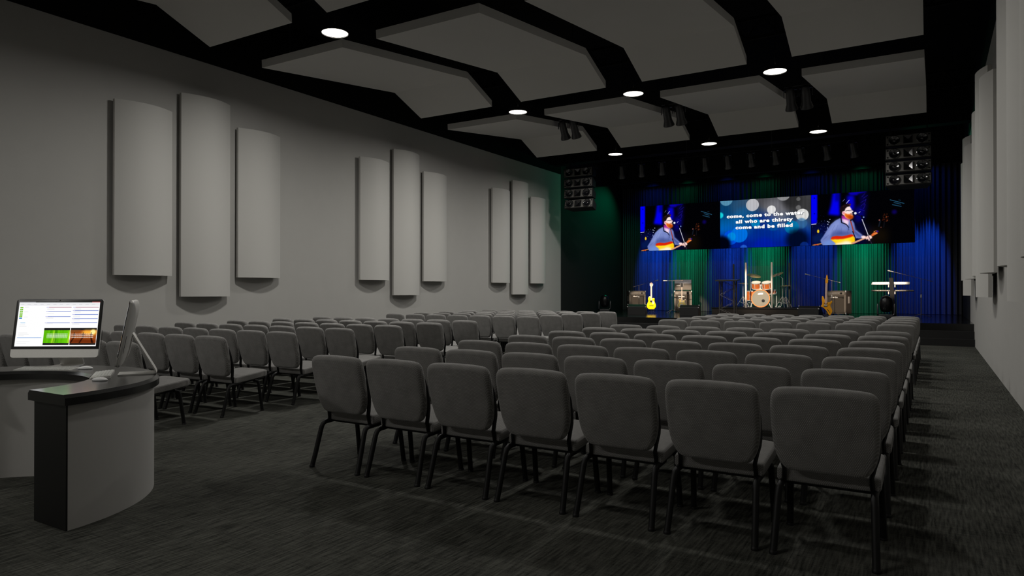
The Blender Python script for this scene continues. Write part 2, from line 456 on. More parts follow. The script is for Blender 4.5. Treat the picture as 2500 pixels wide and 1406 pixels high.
# ------------------------------------------------------------------ desk
DC = (-5.41, 2.01)
def ring(r, z, yo, n=64):
    a0 = math.asin(yo/r); return [(DC[0]+r*math.cos(a0+(PI-2*a0)*k/n), DC[1]+r*math.sin(a0+(PI-2*a0)*k/n), z) for k in range(n+1)]
def sector(b, r0, r1, z0, z1, yo, ch=0., n=64):
    prof = [(r0, z0), (r1, z0), (r1, z1-ch), (r1-ch, z1), (r0+ch, z1), (r0, z1-ch)] if ch else [(r0, z0), (r1, z0), (r1, z1), (r0, z1)]
    R = [ring(r, z, yo, n) for r, z in prof]; m = len(prof)
    V = [p for r in R for p in r]; F = []
    for k in range(m):
        a, c = k*(n+1), ((k+1) % m)*(n+1)
        for i in range(n): F.append((a+i, a+i+1, c+i+1, c+i))
    F.append(tuple(k*(n+1) for k in range(m))); F.append(tuple(k*(n+1)+n for k in reversed(range(m))))
    b.add(V, F); return b
dk = thing('control_desk', 'half-round grey computer desk with thick polished black countertop', 'desk', (0, 0, 0))
sector(MB(), .68, 1.118, .737, .80, .055, .02).build('countertop', M_['counter'], dk, smooth=25)
sector(MB(), .71, .725, 0, .737, .088).build('inner_wall', M_['counterwall'], dk, smooth=25)
sector(MB(), 1.07, 1.085, 0, .737, .088).build('outer_wall', M_['counterwall'], dk, smooth=25)
for sx in (1, -1):
    xa, xb = sorted((DC[0]+sx*.706, DC[0]+sx*1.0822))
    MB().box((xa, DC[1]+.078, 0), (xb, DC[1]+.088, .737)).build('end_panel', M_['endpanel'], dk)

# ------------------------------------------------------------------ painted pictures (video, computer screen)
def grid(w, h): 
    xs = (np.arange(w)+.5)/w; ys = 1-(np.arange(h)+.5)/h
    return np.meshgrid(xs, ys)
class Pic:
    def __init__(s, w, h, bg=(0, 0, 0)):
        s.w, s.h = w, h; s.X, s.Y = np.meshgrid((np.arange(w)+.5)/w, (np.arange(h)+.5)/h)   # Y downwards
        s.I = np.zeros((h, w, 3)); s.I[:] = bg; s.asp = h/w
    def _mix(s, m, c, a): 
        m = (m*a)[..., None]; s.I = s.I*(1-m) + np.array(c)*m
    def soften(s, m, r):
        if not r: return m
        for _ in range(2):
            for ax in (0, 1):
                pd = [(0, 0), (0, 0)]; pd[ax] = (r+1, r); q = np.cumsum(np.pad(m, pd, mode='edge'), axis=ax)
                n = m.shape[ax]; hi = np.take(q, np.arange(2*r+1, 2*r+1+n), ax); lo = np.take(q, np.arange(0, n), ax); m = (hi-lo)/(2*r+1)
        return m
    def poly(s, P, c, a=1., blur=0):
        m = np.zeros((s.h, s.w), bool); n = len(P)
        for i in range(n):
            x0, y0 = P[i]; x1, y1 = P[(i+1) % n]
            if y0 == y1: continue
            cnd = (s.Y < max(y0, y1)) & (s.Y >= min(y0, y1)) & (s.X < x0+(s.Y-y0)*(x1-x0)/(y1-y0)); m ^= cnd
        m = s.soften(m.astype(float), blur)
        s._mix(m, c, a)
    def line(s, x0, y0, x1, y1, w, c, a=1.):
        k = s.asp; dx, dy = x1-x0, (y1-y0)*k; L = dx*dx+dy*dy
        t = np.clip(((s.X-x0)*dx+(s.Y-y0)*k*dy)/L, 0, 1); d = np.hypot(s.X-x0-t*dx, (s.Y-y0)*k-t*dy)
        s._mix(np.clip((w/2-d)*s.w+.5, 0, 1), c, a)
    def disc(s, x, y, r, c, a=1., soft=0., ry=None):
        d = np.hypot(s.X-x, (s.Y-y)*s.asp*(r/ry if ry else 1))
        m = np.clip((r-d)/(soft*r+1/s.w)+.5, 0, 1); s._mix(m*m*(3-2*m), c, a)
    def rect(s, x0, y0, x1, y1, c, a=1.): s._mix(((s.X >= x0) & (s.X < x1) & (s.Y >= y0) & (s.Y < y1)).astype(float), c, a)
    def mesh(s, name, w, h, m, parent, M=None, srgb=True):
        W, H = s.w, s.h
        xs = np.linspace(-w/2, w/2, W+1); zs = np.linspace(h, 0, H+1)
        XX, ZZ = np.meshgrid(xs, zs); co_ = np.zeros(((W+1)*(H+1), 3)); co_[:, 0] = XX.ravel(); co_[:, 2] = ZZ.ravel()
        me = bpy.data.meshes.new(name)
        i, j = np.meshgrid(np.arange(W), np.arange(H)); a = (j*(W+1)+i).ravel()
        F = np.stack([a, a+W+1, a+W+2, a+1], 1)
        me.vertices.add(len(co_)); me.vertices.foreach_set('co', co_.ravel())
        me.loops.add(F.size); me.loops.foreach_set('vertex_index', F.ravel())
        me.polygons.add(len(F)); me.polygons.foreach_set('loop_start', np.arange(len(F))*4)
        me.update(calc_edges=True)
        at = me.color_attributes.new('Col', 'FLOAT_COLOR', 'CORNER')
        I = np.clip(s.I, 0, 1); I = np.where(I < .04045, I/12.92, ((I+.055)/1.055)**2.4) if srgb else I
        C = np.ones((W*H, 4)); C[:, :3] = I.reshape(-1, 3); at.data.foreach_set('color', np.repeat(C, 4, 0).ravel())
        me.materials.append(m)
        o = bpy.data.objects.new(name, me); COL.objects.link(o); o.parent = parent
        return o

def video_picture():
    p = Pic(384, 216, (.006, .006, .014))
    def q(x, y):
        s_ = (x-85)/1970; t = (y-(250-115*s_))/(1085+55*s_); return (s_, t)
    Q = lambda L: [q(*a) for a in L]
    B = (.0, .0, .95)
    p.poly(Q([(85,240),(208,240),(205,860),(85,900)]), B, 1, 2)
    for x, y in ((150,315),(150,650)): p.disc(*q(x, y), .008, (0,0,.45), .8, .5)
    p.poly(Q([(520,215),(650,210),(650,420),(655,700),(430,670),(480,480)]), (.01,0,.92), 1, 5)
    p.poly(Q([(560,215),(640,210),(650,380),(560,400)]), (0,0,.35), .6, 5)
    p.poly(Q([(800,180),(1190,165),(1160,205),(1010,240),(1000,265),(860,260)]), (.04,0,.66), 1, 3)
    p.poly(Q([(800,270),(930,260),(945,420),(930,600),(820,560),(800,440)]), (.02,.0,.78), 1, 6)
    p.poly(Q([(950,520),(1150,440),(1140,700),(1060,860),(930,880)]), (.02,.01,.42), 1, 8)
    p.poly(Q([(1020,240),(1190,220),(1150,560),(1050,520)]), (.02,.01,.25), 1, 8)
    for a, b_, c, d in ((1080,300,1140,230),(1110,330,1190,270),(1060,500,1120,440),(1120,480,1160,350),(1150,460,1110,560),(1060,420,1160,360),(1040,560,1130,600)):
        p.line(*q(a, b_), *q(c, d), .0035, (.2,.12,.85), .6)
    p.poly(Q([(85,900),(420,830),(500,1000),(300,1335),(85,1335)]), (.01,.03,.22), 1, 10)
    p.poly(Q([(600,760),(1080,850),(1350,1060),(1300,1290),(900,1320),(500,1310)]), (.015,.02,.17), 1, 12)
    p.poly(Q([(1160,960),(1540,980),(1560,1280),(1180,1290)]), (.075,.05,.02), .9, 14)
    r_ = random.Random(5)
    for _ in range(110):
        x, y = r_.gauss(330, 110), r_.gauss(960, 110); p.disc(*q(max(95, x), y), r_.uniform(.001, .0035), r_.choice([(.4,.5,.85),(.12,.2,.55),(.03,.06,.35),(.0,.0,.05),(.0,.0,.05),(.45,.45,.5)]), .75, .5)
    p.poly(Q([(110,1130),(330,1060),(330,1250),(120,1290)]), (.02,.09,.3), 1, 5)
    p.disc(*q(225,1030), .011, (.95,.8,.15), 1, .3, .02); p.line(*q(90,880), *q(180,872), .006, (1,1,1))
    for a, b_ in ((420,880),(415,820),(440,835),(460,775)): p.disc(*q(a, b_), .005, (.85,.88,1), 1, .5)
    p.line(*q(410,940), *q(425,1010), .005, (.7,.78,1)); p.line(*q(120,1330), *q(290,1295), .012, (.75,.48,.22)); p.line(*q(160,1310), *q(230,1330), .006, (.8,.2,.1))
    p.line(*q(785,435), *q(840,365), .005, (.9,.9,1)); p.line(*q(715,390), *q(748,345), .0035, (.6,.6,.95))
    for k, (a, b_, c, d) in enumerate(((1610,372,1860,452),(1770,378,1795,385),(1680,432,1800,468),(1650,475,1810,515))):
        p.line(*q(a, b_), *q(c, d), .007, (.2,.5,.68), .7)
        for m in range(8): p.line(*q(a+(c-a)*(m+.6)/8, b_-16+(d-b_)*(m+.6)/8), *q(a+(c-a)*(m+.6)/8, b_+16+(d-b_)*(m+.6)/8), .002, (.02,.03,.05), .6)
    p.disc(*q(1685,630), .022, (.05,.01,.34), .9, 1.4)
    for _ in range(45):
        x, y = r_.gauss(1530, 34), r_.gauss(770, 48); p.disc(*q(x, y), r_.uniform(.002, .006), r_.choice([(.45,.16,.06),(.3,.1,.04),(.6,.28,.14),(.1,.03,.02)]), .6, .8)
    p.disc(*q(1410,800), .007, (.7,.4,.35), .9, .5); p.line(*q(1425,820), *q(1400,930), .014, (.07,.09,.13)); p.disc(*q(1440,955), .005, (.55,.3,.26), .9, .5); p.line(*q(1500,850), *q(1490,950), .012, (.05,.05,.07))
    # guitarist: shirt and sleeves
    shirt = (.43,.49,.74); shade = (.24,.29,.53); lite = (.60,.66,.89)
    p.poly(Q([(650,755),(720,745),(840,770),(895,795),(935,860),(955,1000),(1095,1125),(1075,1190),(900,1180),(820,1200),(600,1250),(570,1345),(330,1345),(285,1290),(270,1220),(330,1130),(400,1010),(480,880),(570,800)]), shirt, 1, 1)
    p.poly(Q([(630,780),(690,850),(610,950),(520,1050),(430,1130),(370,1130),(440,1010),(520,880),(580,810)]), lite, .6, 8)
    p.poly(Q([(700,900),(800,940),(790,1000),(700,1040),(640,1000)]), lite, .35, 8)
    p.poly(Q([(560,1060),(640,1010),(760,1050),(870,1040),(870,1110),(700,1130),(520,1150)]), shade, .75, 7)
    p.poly(Q([(520,1040),(560,1010),(540,1130),(500,1180),(470,1180)]), shade, .7, 5)
    p.poly(Q([(470,1210),(580,1300),(560,1345),(380,1345),(300,1270),(400,1230)]), (.44,.58,.86), .8, 6)
    p.poly(Q([(930,900),(955,1010),(1090,1130),(1050,1180),(920,1070)]), shade, .75, 4)
    p.poly(Q([(940,890),(965,1000),(1090,1115),(1080,1135),(950,1020)]), lite, .5, 3)
    for a in ((440,1110,350,1180),(400,1150,320,1220),(560,900,500,1010),(620,900,570,1040),(800,960,810,1090),(690,960,680,1090),(960,1040,1010,1110)):
        p.line(*q(a[0], a[1]), *q(a[2], a[3]), .006, shade, .22)
    # neck, collar
    p.poly(Q([(690,690),(800,720),(830,800),(800,870),(760,850),(695,780)]), (.66,.16,.60), 1, 2)
    p.poly(Q([(690,770),(740,770),(830,800),(825,880),(805,910),(740,860)]), (.95,.84,.92), 1, 3)
    p.line(*q(680,755), *q(690,840), .011, (.03,.04,.11)); p.line(*q(690,845), *q(780,885), .011, (.03,.04,.11)); p.line(*q(780,885), *q(830,950), .009, (.05,.06,.15)); p.line(*q(825,945), *q(830,1010), .005, (.15,.18,.35))
    p.line(*q(850,780), *q(830,900), .006, (.5,.53,.75))
    # head
    p.poly(Q([(690,560),(710,500),(770,470),(840,462),(860,520),(882,560),(906,606),(892,625),(900,650),(905,700),(885,755),(820,770),(770,740),(735,690),(700,660)]), (.99,.90,.88), 1, 1)
    p.poly(Q([(700,615),(740,600),(758,645),(745,685),(712,675)]), (1,.70,.76), 1, 2); p.disc(*q(735,642), .006, (.6,.25,.3), .6, 1)
    p.poly(Q([(755,640),(800,668),(860,668),(885,690),(905,690),(920,715),(905,755),(870,772),(820,768),(775,740),(752,700)]), (.90,.40,.06), 1, 2)
    p.poly(Q([(800,710),(860,700),(915,710),(900,760),(840,770)]), (.62,.18,.03), .8, 4)
    p.poly(Q([(858,648),(892,655),(898,676),(862,672)]), (.45,.14,.10), .9, 1)
    p.poly(Q([(655,580),(670,510),(730,465),(800,452),(850,466),(862,498),(800,512),(765,545),(752,595),(705,608),(700,650),(672,650)]), (.10,.05,.07), 1, 1)
    for _ in range(26):
        a = r_.uniform(0, 1); x = 665+195*a; y = 560-105*math.sin(min(1, a*1.25)*PI/2)+r_.uniform(-10, 16); p.disc(*q(x, y), r_.uniform(.004, .009), r_.choice([(.09,.04,.06),(.16,.08,.07),(.42,.20,.12)]), .8, .6)
    p.line(*q(770,600), *q(822,586), .005, (.10,.06,.12)); p.line(*q(826,590), *q(885,580), .005, (.10,.08,.16)); p.line(*q(828,606), *q(880,600), .003, (.5,.45,.6), .7)
    p.disc(*q(903,607), .007, (1,.92,.90), 1, .5)
    # strap
    p.line(*q(862,800), *q(925,1060), .012, (.60,.22,.19)); p.disc(*q(872,800), .007, (.02,.02,.05)); p.line(*q(905,1040), *q(960,1190), .009, (.06,.05,.12))
    # guitar
    p.poly(Q([(478,1190),(500,1150),(580,1130),(700,1138),(800,1120),(870,1098),(915,1110),(930,1150),(860,1180),(740,1200),(600,1208),(490,1215)]), (.86,.14,.02), 1, 1)
    p.poly(Q([(470,1205),(600,1212),(740,1200),(860,1165),(915,1135),(945,1180),(950,1240),(925,1290),(870,1345),(560,1345),(575,1290)]), (1,.80,.06), 1, 1)
    p.poly(Q([(500,1212),(700,1208),(860,1172),(900,1170),(820,1225),(600,1250)]), (1,.93,.15), .9, 3)
    p.poly(Q([(575,1290),(680,1270),(770,1235),(860,1250),(890,1300),(850,1345),(560,1345)]), (1,.97,.86), 1, 5)
    p.poly(Q([(870,1285),(1170,1150),(1185,1180),(900,1315)]), (.80,.56,.44), 1, 0)
    p.line(*q(890,1290), *q(1175,1162), .003, (.95,.80,.70), .8)
    p.poly(Q([(1060,1150),(1110,1125),(1160,1140),(1140,1185),(1090,1190)]), (1,.88,.88), 1, 1)
    p.poly(Q([(1150,1165),(1200,1120),(1265,1130),(1275,1180),(1235,1205),(1230,1240),(1205,1235),(1195,1200),(1160,1215)]), (1,.86,.82), 1, 1)
    for x in (1172,1196,1220): p.line(*q(x, 1150), *q(x+8, 1212), .0035, (.75,.45,.45), .7)
    p.poly(Q([(1255,1110),(1300,1062),(1360,1050),(1380,1080),(1320,1120),(1270,1150)]), (.88,.42,.18), 1, 1)
    for x, y in ((1315,1042),(1345,1030),(1330,1095),(1362,1080)): p.disc(*q(x, y), .005, (1,.65,.35), 1, .5)
    p.disc(*q(1372,1040), .010, (.28,.1,.6), .8, .8)
    # microphone stand
    p.line(*q(1085,780), *q(1200,1120), .007, (.88,.88,.93)); p.line(*q(1200,1120), *q(1265,1300), .005, (.22,.18,.28))
    p.line(*q(960,655), *q(1090,730), .007, (.05,.04,.09)); p.disc(*q(957,650), .013, (.95,.97,1), 1, .4); p.disc(*q(1115,735), .007, (.6,.75,.9), 1, .4); p.line(*q(1025,640), *q(1050,618), .005, (.85,.88,1))
    p.line(*q(1078,700), *q(1086,765), .010, (.02,.02,.04))
    # overall camera softness
    I = p.I; p.I = (I*4+np.roll(I, 1, 1)+np.roll(I, -1, 1)+np.vstack([I[:1], I[:-1]])+np.vstack([I[1:], I[-1:]]))/8
    return p

def lyric_picture():
    p = Pic(384, 216, (.05,.2,.5)); X, Y = p.X, p.Y
    base = np.zeros_like(p.I)
    top = np.array([.33,.33,.35]); bl = np.array([0,.28,.72]); lft = np.array([0,.55,.95]); dk = np.array([0,.08,.62])
    g = np.clip((Y-.18-.25*(X-.5))/.5, 0, 1)[..., None]; base = top*(1-g)+bl*g
    l = (np.clip(1-X/.42, 0, 1)*np.clip(1-abs(Y-.42)/.45, 0, 1))[..., None]; base = base*(1-l)+lft*l
    d = (np.clip((Y-.62)/.3, 0, 1))[..., None]; base = base*(1-.75*d)+dk*.75*d
    p.I = base
    p.disc(.02,.02,.25,(0,.25,.45),.8,1.); p.disc(.24,.12,.12,(.25,.4,.55),.5,1.)
    p.disc(.62,.28,.14,(.55,.55,.58),.7,1.); p.disc(.30,.42,.13,(.1,.7,1),.5,1.); p.disc(.80,.05,.1,(.1,.1,.1),.7,1.); p.disc(.9,.2,.14,(.2,.2,.2),.6,1.)
    p.disc(.34,.42,.16,(.0,.2,.45),.5,1.); p.disc(.50,.58,.15,(0,.15,.6),.6,1.)
    p.disc(.07,-.03,.075,(.45,.72,.85),.8,.12); p.disc(.37,.12,.072,(.86,.86,.88),.95,.08); p.disc(.71,-.06,.075,(.66,.66,.67),.9,.12)
    p.disc(.58,.24,.048,(1,1,1),1,.12); p.disc(.91,.38,.068,(.97,.97,.96),1,.08); p.disc(.87,.06,.022,(.42,.42,.42),.9,.2); p.disc(.87,.23,.027,(.48,.48,.48),.9,.3)
    p.disc(0,.30,.035,(.1,.95,1),1,.5); p.disc(.405,.5,.05,(0,.6,.85),.85,.12); p.disc(.90,.55,.06,(.25,.5,.72),.7,.3); p.disc(.60,.55,.07,(0,.4,.7),.6,.3)
    p.disc(.80,.62,.075,(0,.55,.78),.85,.12); p.disc(.12,.78,.085,(0,.35,.98),1,.08); p.disc(.22,.72,.095,(0,.5,1),.95,.08); p.disc(.13,.76,.05,(0,.7,1),.6,.3)
    p.disc(.86,.88,.12,(0,.03,.12),.9,.8); p.disc(.50,1.02,.12,(0,.12,.8),.6,.6); p.disc(.02,.92,.1,(0,.01,.08),1,.6); p.disc(.93,1.0,.045,(.05,.22,.65),.7,.2); p.disc(.27,1.01,.04,(.2,.5,1),.7,.3)
    st = (.86+.14*np.sin(X*2*PI*76))[..., None]; p.I = p.I*st
    return p

VID = video_mat('led_video', 1.0)
def led_screen(name, x, label, pic=None):
    t = thing(name, label, 'video screen', (x, 28.27, 3.145), 0, 'LED video screens above the stage')
    MB().box((-1.70, .012, 0), (1.70, .11, 1.92)).build('frame', M_['black'], t)
    if pic is not None: pic.mesh('display', 3.40, 1.91, VID, t).location = (0, 0, .005)
    w = MB()
    for xx in (-1.2, 1.2): w.tube([(xx, .06, 1.9), (xx, .06, ZC-3.145)], .012, 6)
    w.build('hanger', M_['fixture'], t)
    return t
s1 = led_screen('led_screen', -5.66-3.413, 'LED screen showing a bearded guitarist singing, hung on the amplifier side', video_picture())
s3 = dup(s1, (-5.66+3.413, 28.27, 3.145), 0, 'LED screen showing a bearded guitarist singing, hung above the keyboards')
s2 = led_screen('led_screen', -5.66, 'middle LED screen with white lyrics over blue and grey light circles', lyric_picture())
WHT = emit_mat('lyric_white', (1, 1, 1), 1.0); DRK = emit_mat('lyric_shadow', (.0, .02, .06), 1.)
def text_mesh(name, s_, size, m, parent, loc, rot=(PI/2, 0, 0), off=0., sx=1., ext=0., spacing=1., align='CENTER'):
    cu = bpy.data.curves.new(name, 'FONT'); cu.body = s_; cu.size = size; cu.align_x = align; cu.offset = off; cu.extrude = ext; cu.space_character = spacing
    cu.resolution_u = 3
    o = bpy.data.objects.new(name+'_tmp', cu); COL.objects.link(o); bpy.context.view_layer.update()
    me = bpy.data.meshes.new_from_object(o.evaluated_get(bpy.context.evaluated_depsgraph_get())); bpy.data.objects.remove(o)
    me.name = name; me.materials.clear(); me.materials.append(m)
    r = bpy.data.objects.new(name, me); COL.objects.link(r); r.parent = parent; r.location = loc; r.rotation_euler = rot; r.scale = (sx, 1, 1)
    bpy.context.view_layer.update(); return r
for (ln, zz, xo, wd) in (('come, come to the water', 1.215, .0, 2.9), ('all who are thirsty', .985, -.02, 2.15), ('come and be filled', .755, -.02, 2.15)):
    for nm, mt, ox, oy, oz in (('lyric_shadow', DRK, .012, -.004, -.012), ('lyric_text', WHT, 0, -.008, 0)):
        q = text_mesh(nm, ln, .185, mt, s2, (xo+ox, oy, zz+oz), off=.0092, spacing=1.14)
        q.scale = (wd/q.dimensions.x, 1, 1)

# ------------------------------------------------------------------ computers
def desktop_picture():
    p = Pic(300, 170, (1, 1, 1))
    p.rect(0, 0, 1, .02, (.12,.12,.13)); p.rect(0, .0, .2, .02, (.5,.5,.52)); p.rect(.9, 0, 1, .02, (.75,.35,.35)); p.rect(0, .02, 1, .09, (.93,.93,.94))
    for k in range(12): p.rect(.02+k*.08, .06, .06+k*.08, .065, (.75,.75,.78))
    for k in range(6): p.rect(.018, .12+k*.04, .052, .15+k*.04, (.45,.75,.1)); p.rect(.03, .13+k*.04, .04, .137+k*.04, (.8,.95,.5))
    p.rect(.018, .36, .052, .385, (.1,.45,.75))
    for k in range(7): p.rect(.07, .12+k*.037, .07+.05+.03*((k*7) % 3), .123+k*.037, (.82,.82,.84))
    p.rect(.04,.47,.10,.48,(.35,.7,.9))
    for k in range(9): p.rect(.03, .52+k*.03, .1+.02*((k*5) % 4), .523+k*.03, (.82,.82,.84))
    p.rect(.02, .80, .32, .812, (.2,.55,.85))
    for k in range(5): p.rect(.02, .84+k*.028, .14+.02*(k % 3), .843+k*.028, (.85,.85,.87))
    for x0, x1, ys in ((.34,.65,(.12,.21,.33,.47)), (.67,.99,(.12,.195,.285,.375,.465))):
        for i, y in enumerate(ys):
            p.rect(x0, y, x1, y+.012, (.62,.25,.42) if i == 0 else (.2,.38,.78)); p.rect(x0, y, x0+.03, y+.012, (.7,.7,.9))
            for k in range(3): p.rect(x0+.01, y+.025+k*.016, x0+.1, y+.028+k*.016, (.85,.85,.87))
    for x0, x1 in ((.345,.665), (.675,.995)): p.rect(x0, .59, x1, .97, (.13,.13,.13))
    p.rect(.345,.64,.665,.925,(.36,.72,.03)); p.rect(.675,.64,.995,.925,(.62,.30,.10))
    r_ = random.Random(2)
    for _ in range(16):
        x = r_.uniform(.35, .66); y0 = .64; y1 = .925; p.poly([(x, y0), (min(x+r_.uniform(.005,.03), .664), y0), (min(x+r_.uniform(-.02,.05), .664), y1), (max(x-.02, .346), y1)], r_.choice([(.6,.92,.1),(.2,.5,.02),(.85,.98,.25),(.4,.8,.05)]), .6, 1)
    p.poly([(.85,.64),(.995,.64),(.995,.74),(.9,.76),(.8,.70)], (1,.72,.25), 1, 4); p.poly([(.675,.64),(.8,.64),(.78,.68),(.675,.70)], (.5,.3,.15), 1, 3)
    p.poly([(.675,.85),(.78,.84),(.995,.86),(.995,.925),(.675,.925)], (.42,.16,.05), 1, 4); p.disc(.95,.68,.03,(1,.95,.6),1,.8)
    for x, w in ((.72,.028),(.83,.034),(.93,.026)):
        p.line(x, .70, x, .8, .008, (.05,.02,.02)); p.line(x-w*.5, .74, x+w*.5, .74, .007, (.05,.02,.02)); p.poly([(x-.006,.8),(x+.006,.8),(x-.03 if x < .85 else x+.035,.925),(x-.045 if x < .85 else x+.01,.925)], (.12,.04,.02), 1, 1)
    for k in range(4): 
        y = .725+k*.028; p.line(.385, y, .635, y, .007, (1,1,1), .9)
        for m in range(12): p.rect(.39+m*.021, y-.02, .393+m*.021, y+.02, (.3,.65,.1), .7)
    for k in range(3):
        y = .73+k*.036; p.line(.685, y, .955, y, .007, (1,1,1), .95)
        for m in range(13): p.rect(.69+m*.021, y-.02, .693+m*.021, y+.02, (.5,.25,.08), .7)
    return p
DESK = video_mat('computer_display', 1.0)
deskpic = desktop_picture()
def computer(label, loc, yaw, tilt):
    t = thing('desktop_computer', label, 'computer', (loc[0], loc[1], .80), yaw)
    W, Hh = .67, .465; zb = loc[2]-.80
    R = Matrix.Rotation(-tilt, 4, 'X'); T = Matrix.Translation((0, 0, zb)) @ R
    fr = rrect(W, Hh, .022, 5, 0, Hh/2)
    def f_(x, z, d): return T @ Vector((x, d, z))
    MB().pad(fr, .005, .002, lambda x, z, d: f_(x, z, d+.0035), 2).build('bezel', M_['bezel'], t, smooth=40)
    b = MB()
    n = 10; rings = []
    rings.append([f_(x, z, .0062) for x, z in fr])
    for k in range(n+1):
        s_ = k/n; sc = 1-.55*s_**2.0; dp = .015+.036*math.sin(s_*PI/2)
        rings.append([f_(x*sc, Hh/2+(z-Hh/2)*sc, dp) for x, z in fr])
    b.loft(rings); b.build('back_shell', M_['alu_pale'], t, smooth=50)
    ch = [(x, z) for x, z in rrect(W, .066+.03, .022, 5, 0, .048)]
    ch = [(x, min(z, .066)) for x, z in ch]
    MB().loft([[f_(x, z, -.0012) for x, z in ch], [f_(x, z, .012) for x, z in ch]]).build('chin', M_['alu'], t, smooth=40)
    d = deskpic.mesh('display', W*.93, Hh*.762, DESK, t); d.matrix_local = T @ Matrix.Translation((0, -.0006, Hh*.19))
    s_ = MB(); P = [(.05, zb+.235), (.085, zb+.225), (.12, zb+.16), (.235, .035), (.245, .012), (.225, .004), (-.0, .004)]
    P = [(y, z) for y, z in P]
    th = .009
    top = []; bot = []
    for k, (y, z) in enumerate(P):
        a = Vector(P[max(k-1, 0)]); c = Vector(P[min(k+1, len(P)-1)]); dd = (c-a).normalized(); nn = Vector((-dd.y, dd.x))
        top.append((y+nn.x*th/2, z+nn.y*th/2)); bot.append((y-nn.x*th/2, z-nn.y*th/2))
    V = []
    for L in (top, bot):
        for y, z in L:
            for x in (-.095, .095): V.append((x, y, max(z, 0.0005)))
    m = len(P); F = []
    for k in range(m-1):
        F += [(2*k, 2*k+1, 2*k+3, 2*k+2), (2*m+2*k, 2*m+2*k+2, 2*m+2*k+3, 2*m+2*k+1), (2*k, 2*k+2, 2*m+2*k+2, 2*m+2*k), (2*k+1, 2*m+2*k+1, 2*m+2*k+3, 2*k+3)]
    F += [(0, 2*m, 2*m+1, 1), (2*m-2, 2*m-1, 4*m-1, 4*m-2)]
    s_.add(V, F).build('stand', M_['alu_pale'], t, smooth=60)
    MB().lathe([(0, 0), (.004, 0), (.004, .002), (0, .002)], (0, 0, 0), 'Y', 10, ).build('webcam', M_['cone'], t).matrix_local = T @ Matrix.Translation((0, -.0015, Hh-.012))
    if zb > 0:
        k = MB(); k.tube([f_(W/2+.0005, .1, .03), f_(W/2+.0005, .22, .03)], .0015, 6); k.build('disc_slot', M_['black'], t)
    return t
computer('desktop computer facing the camera with a bright white window and two slides', (-5.874, 2.743, .884), .588, .18)
computer('desktop computer turned edge-on showing its silver back and bent stand', (-5.037, 2.783, .884), -.57, .19)
def keyboard(label, x, y, rz):
    t = thing('computer_keyboard', label, 'keyboard', (x, y, .8), rz)
    MB().add([(-.215,-.062,.004),(.215,-.062,.004),(.215,.062,.016),(-.215,.062,.016),(-.215,-.062,.0),(.215,-.062,.0),(.215,.062,.0),(-.215,.062,.0)], [(0,1,2,3),(4,7,6,5),(0,4,5,1),(1,5,6,2),(2,6,7,3),(3,7,4,0)]).build('base', M_['alu_pale'], t)
    b = MB()
    for r in range(6):
        n = 14 if r else 7; xx = -.208
        for k in range(n):
            w = .416/14-.004
            if r == 0: w = [.03, .03, .03, .17, .03, .03, .03][k]
            y0 = -.057+r*.0193; z = .005+.012*(y0+.062)/.124
            b.box((xx, y0, z), (xx+w, y0+.0155, z+.003)); xx += w+.004 if r else w+.0095
    b.build('key', M_['keywhite'], t)
keyboard('white keyboard below the computer that faces the camera', -5.826, 2.672, .56)
keyboard('white keyboard in front of the edge-on computer', -5.09, 2.70, -.56)
def mouse(label, x, y, rz):
    b = MB(); out = smooth_closed([(.028*math.cos(a)*(1 if abs(math.cos(a)) < .9 else 1), .056*math.sin(a)) for a in [2*PI*k/12 for k in range(12)]], 2)
    rings = []
    for k in range(7):
        u = k/6; sc = math.cos(u*PI/2)**.45 if k < 6 else .12
        rings.append([(x_*sc, y_*sc, .004+.02*math.sin(u*PI/2)*(1-.35*(y_/.056)**2)) for x_, y_ in out])
    rings.insert(0, [(x_*.9, y_*.93, 0) for x_, y_ in out])
    b.loft(rings); o = b.build('computer_mouse', M_['white'], None, smooth=60); o.location = (x, y, .8005); o.rotation_euler = (0, 0, rz)
    tag(o, label, 'mouse')
mouse('white mouse beside the keyboard of the camera-facing computer', -5.61, 2.845, -.9)
mouse('white mouse on the countertop near its straight edge', -4.795, 2.525, -1.15)

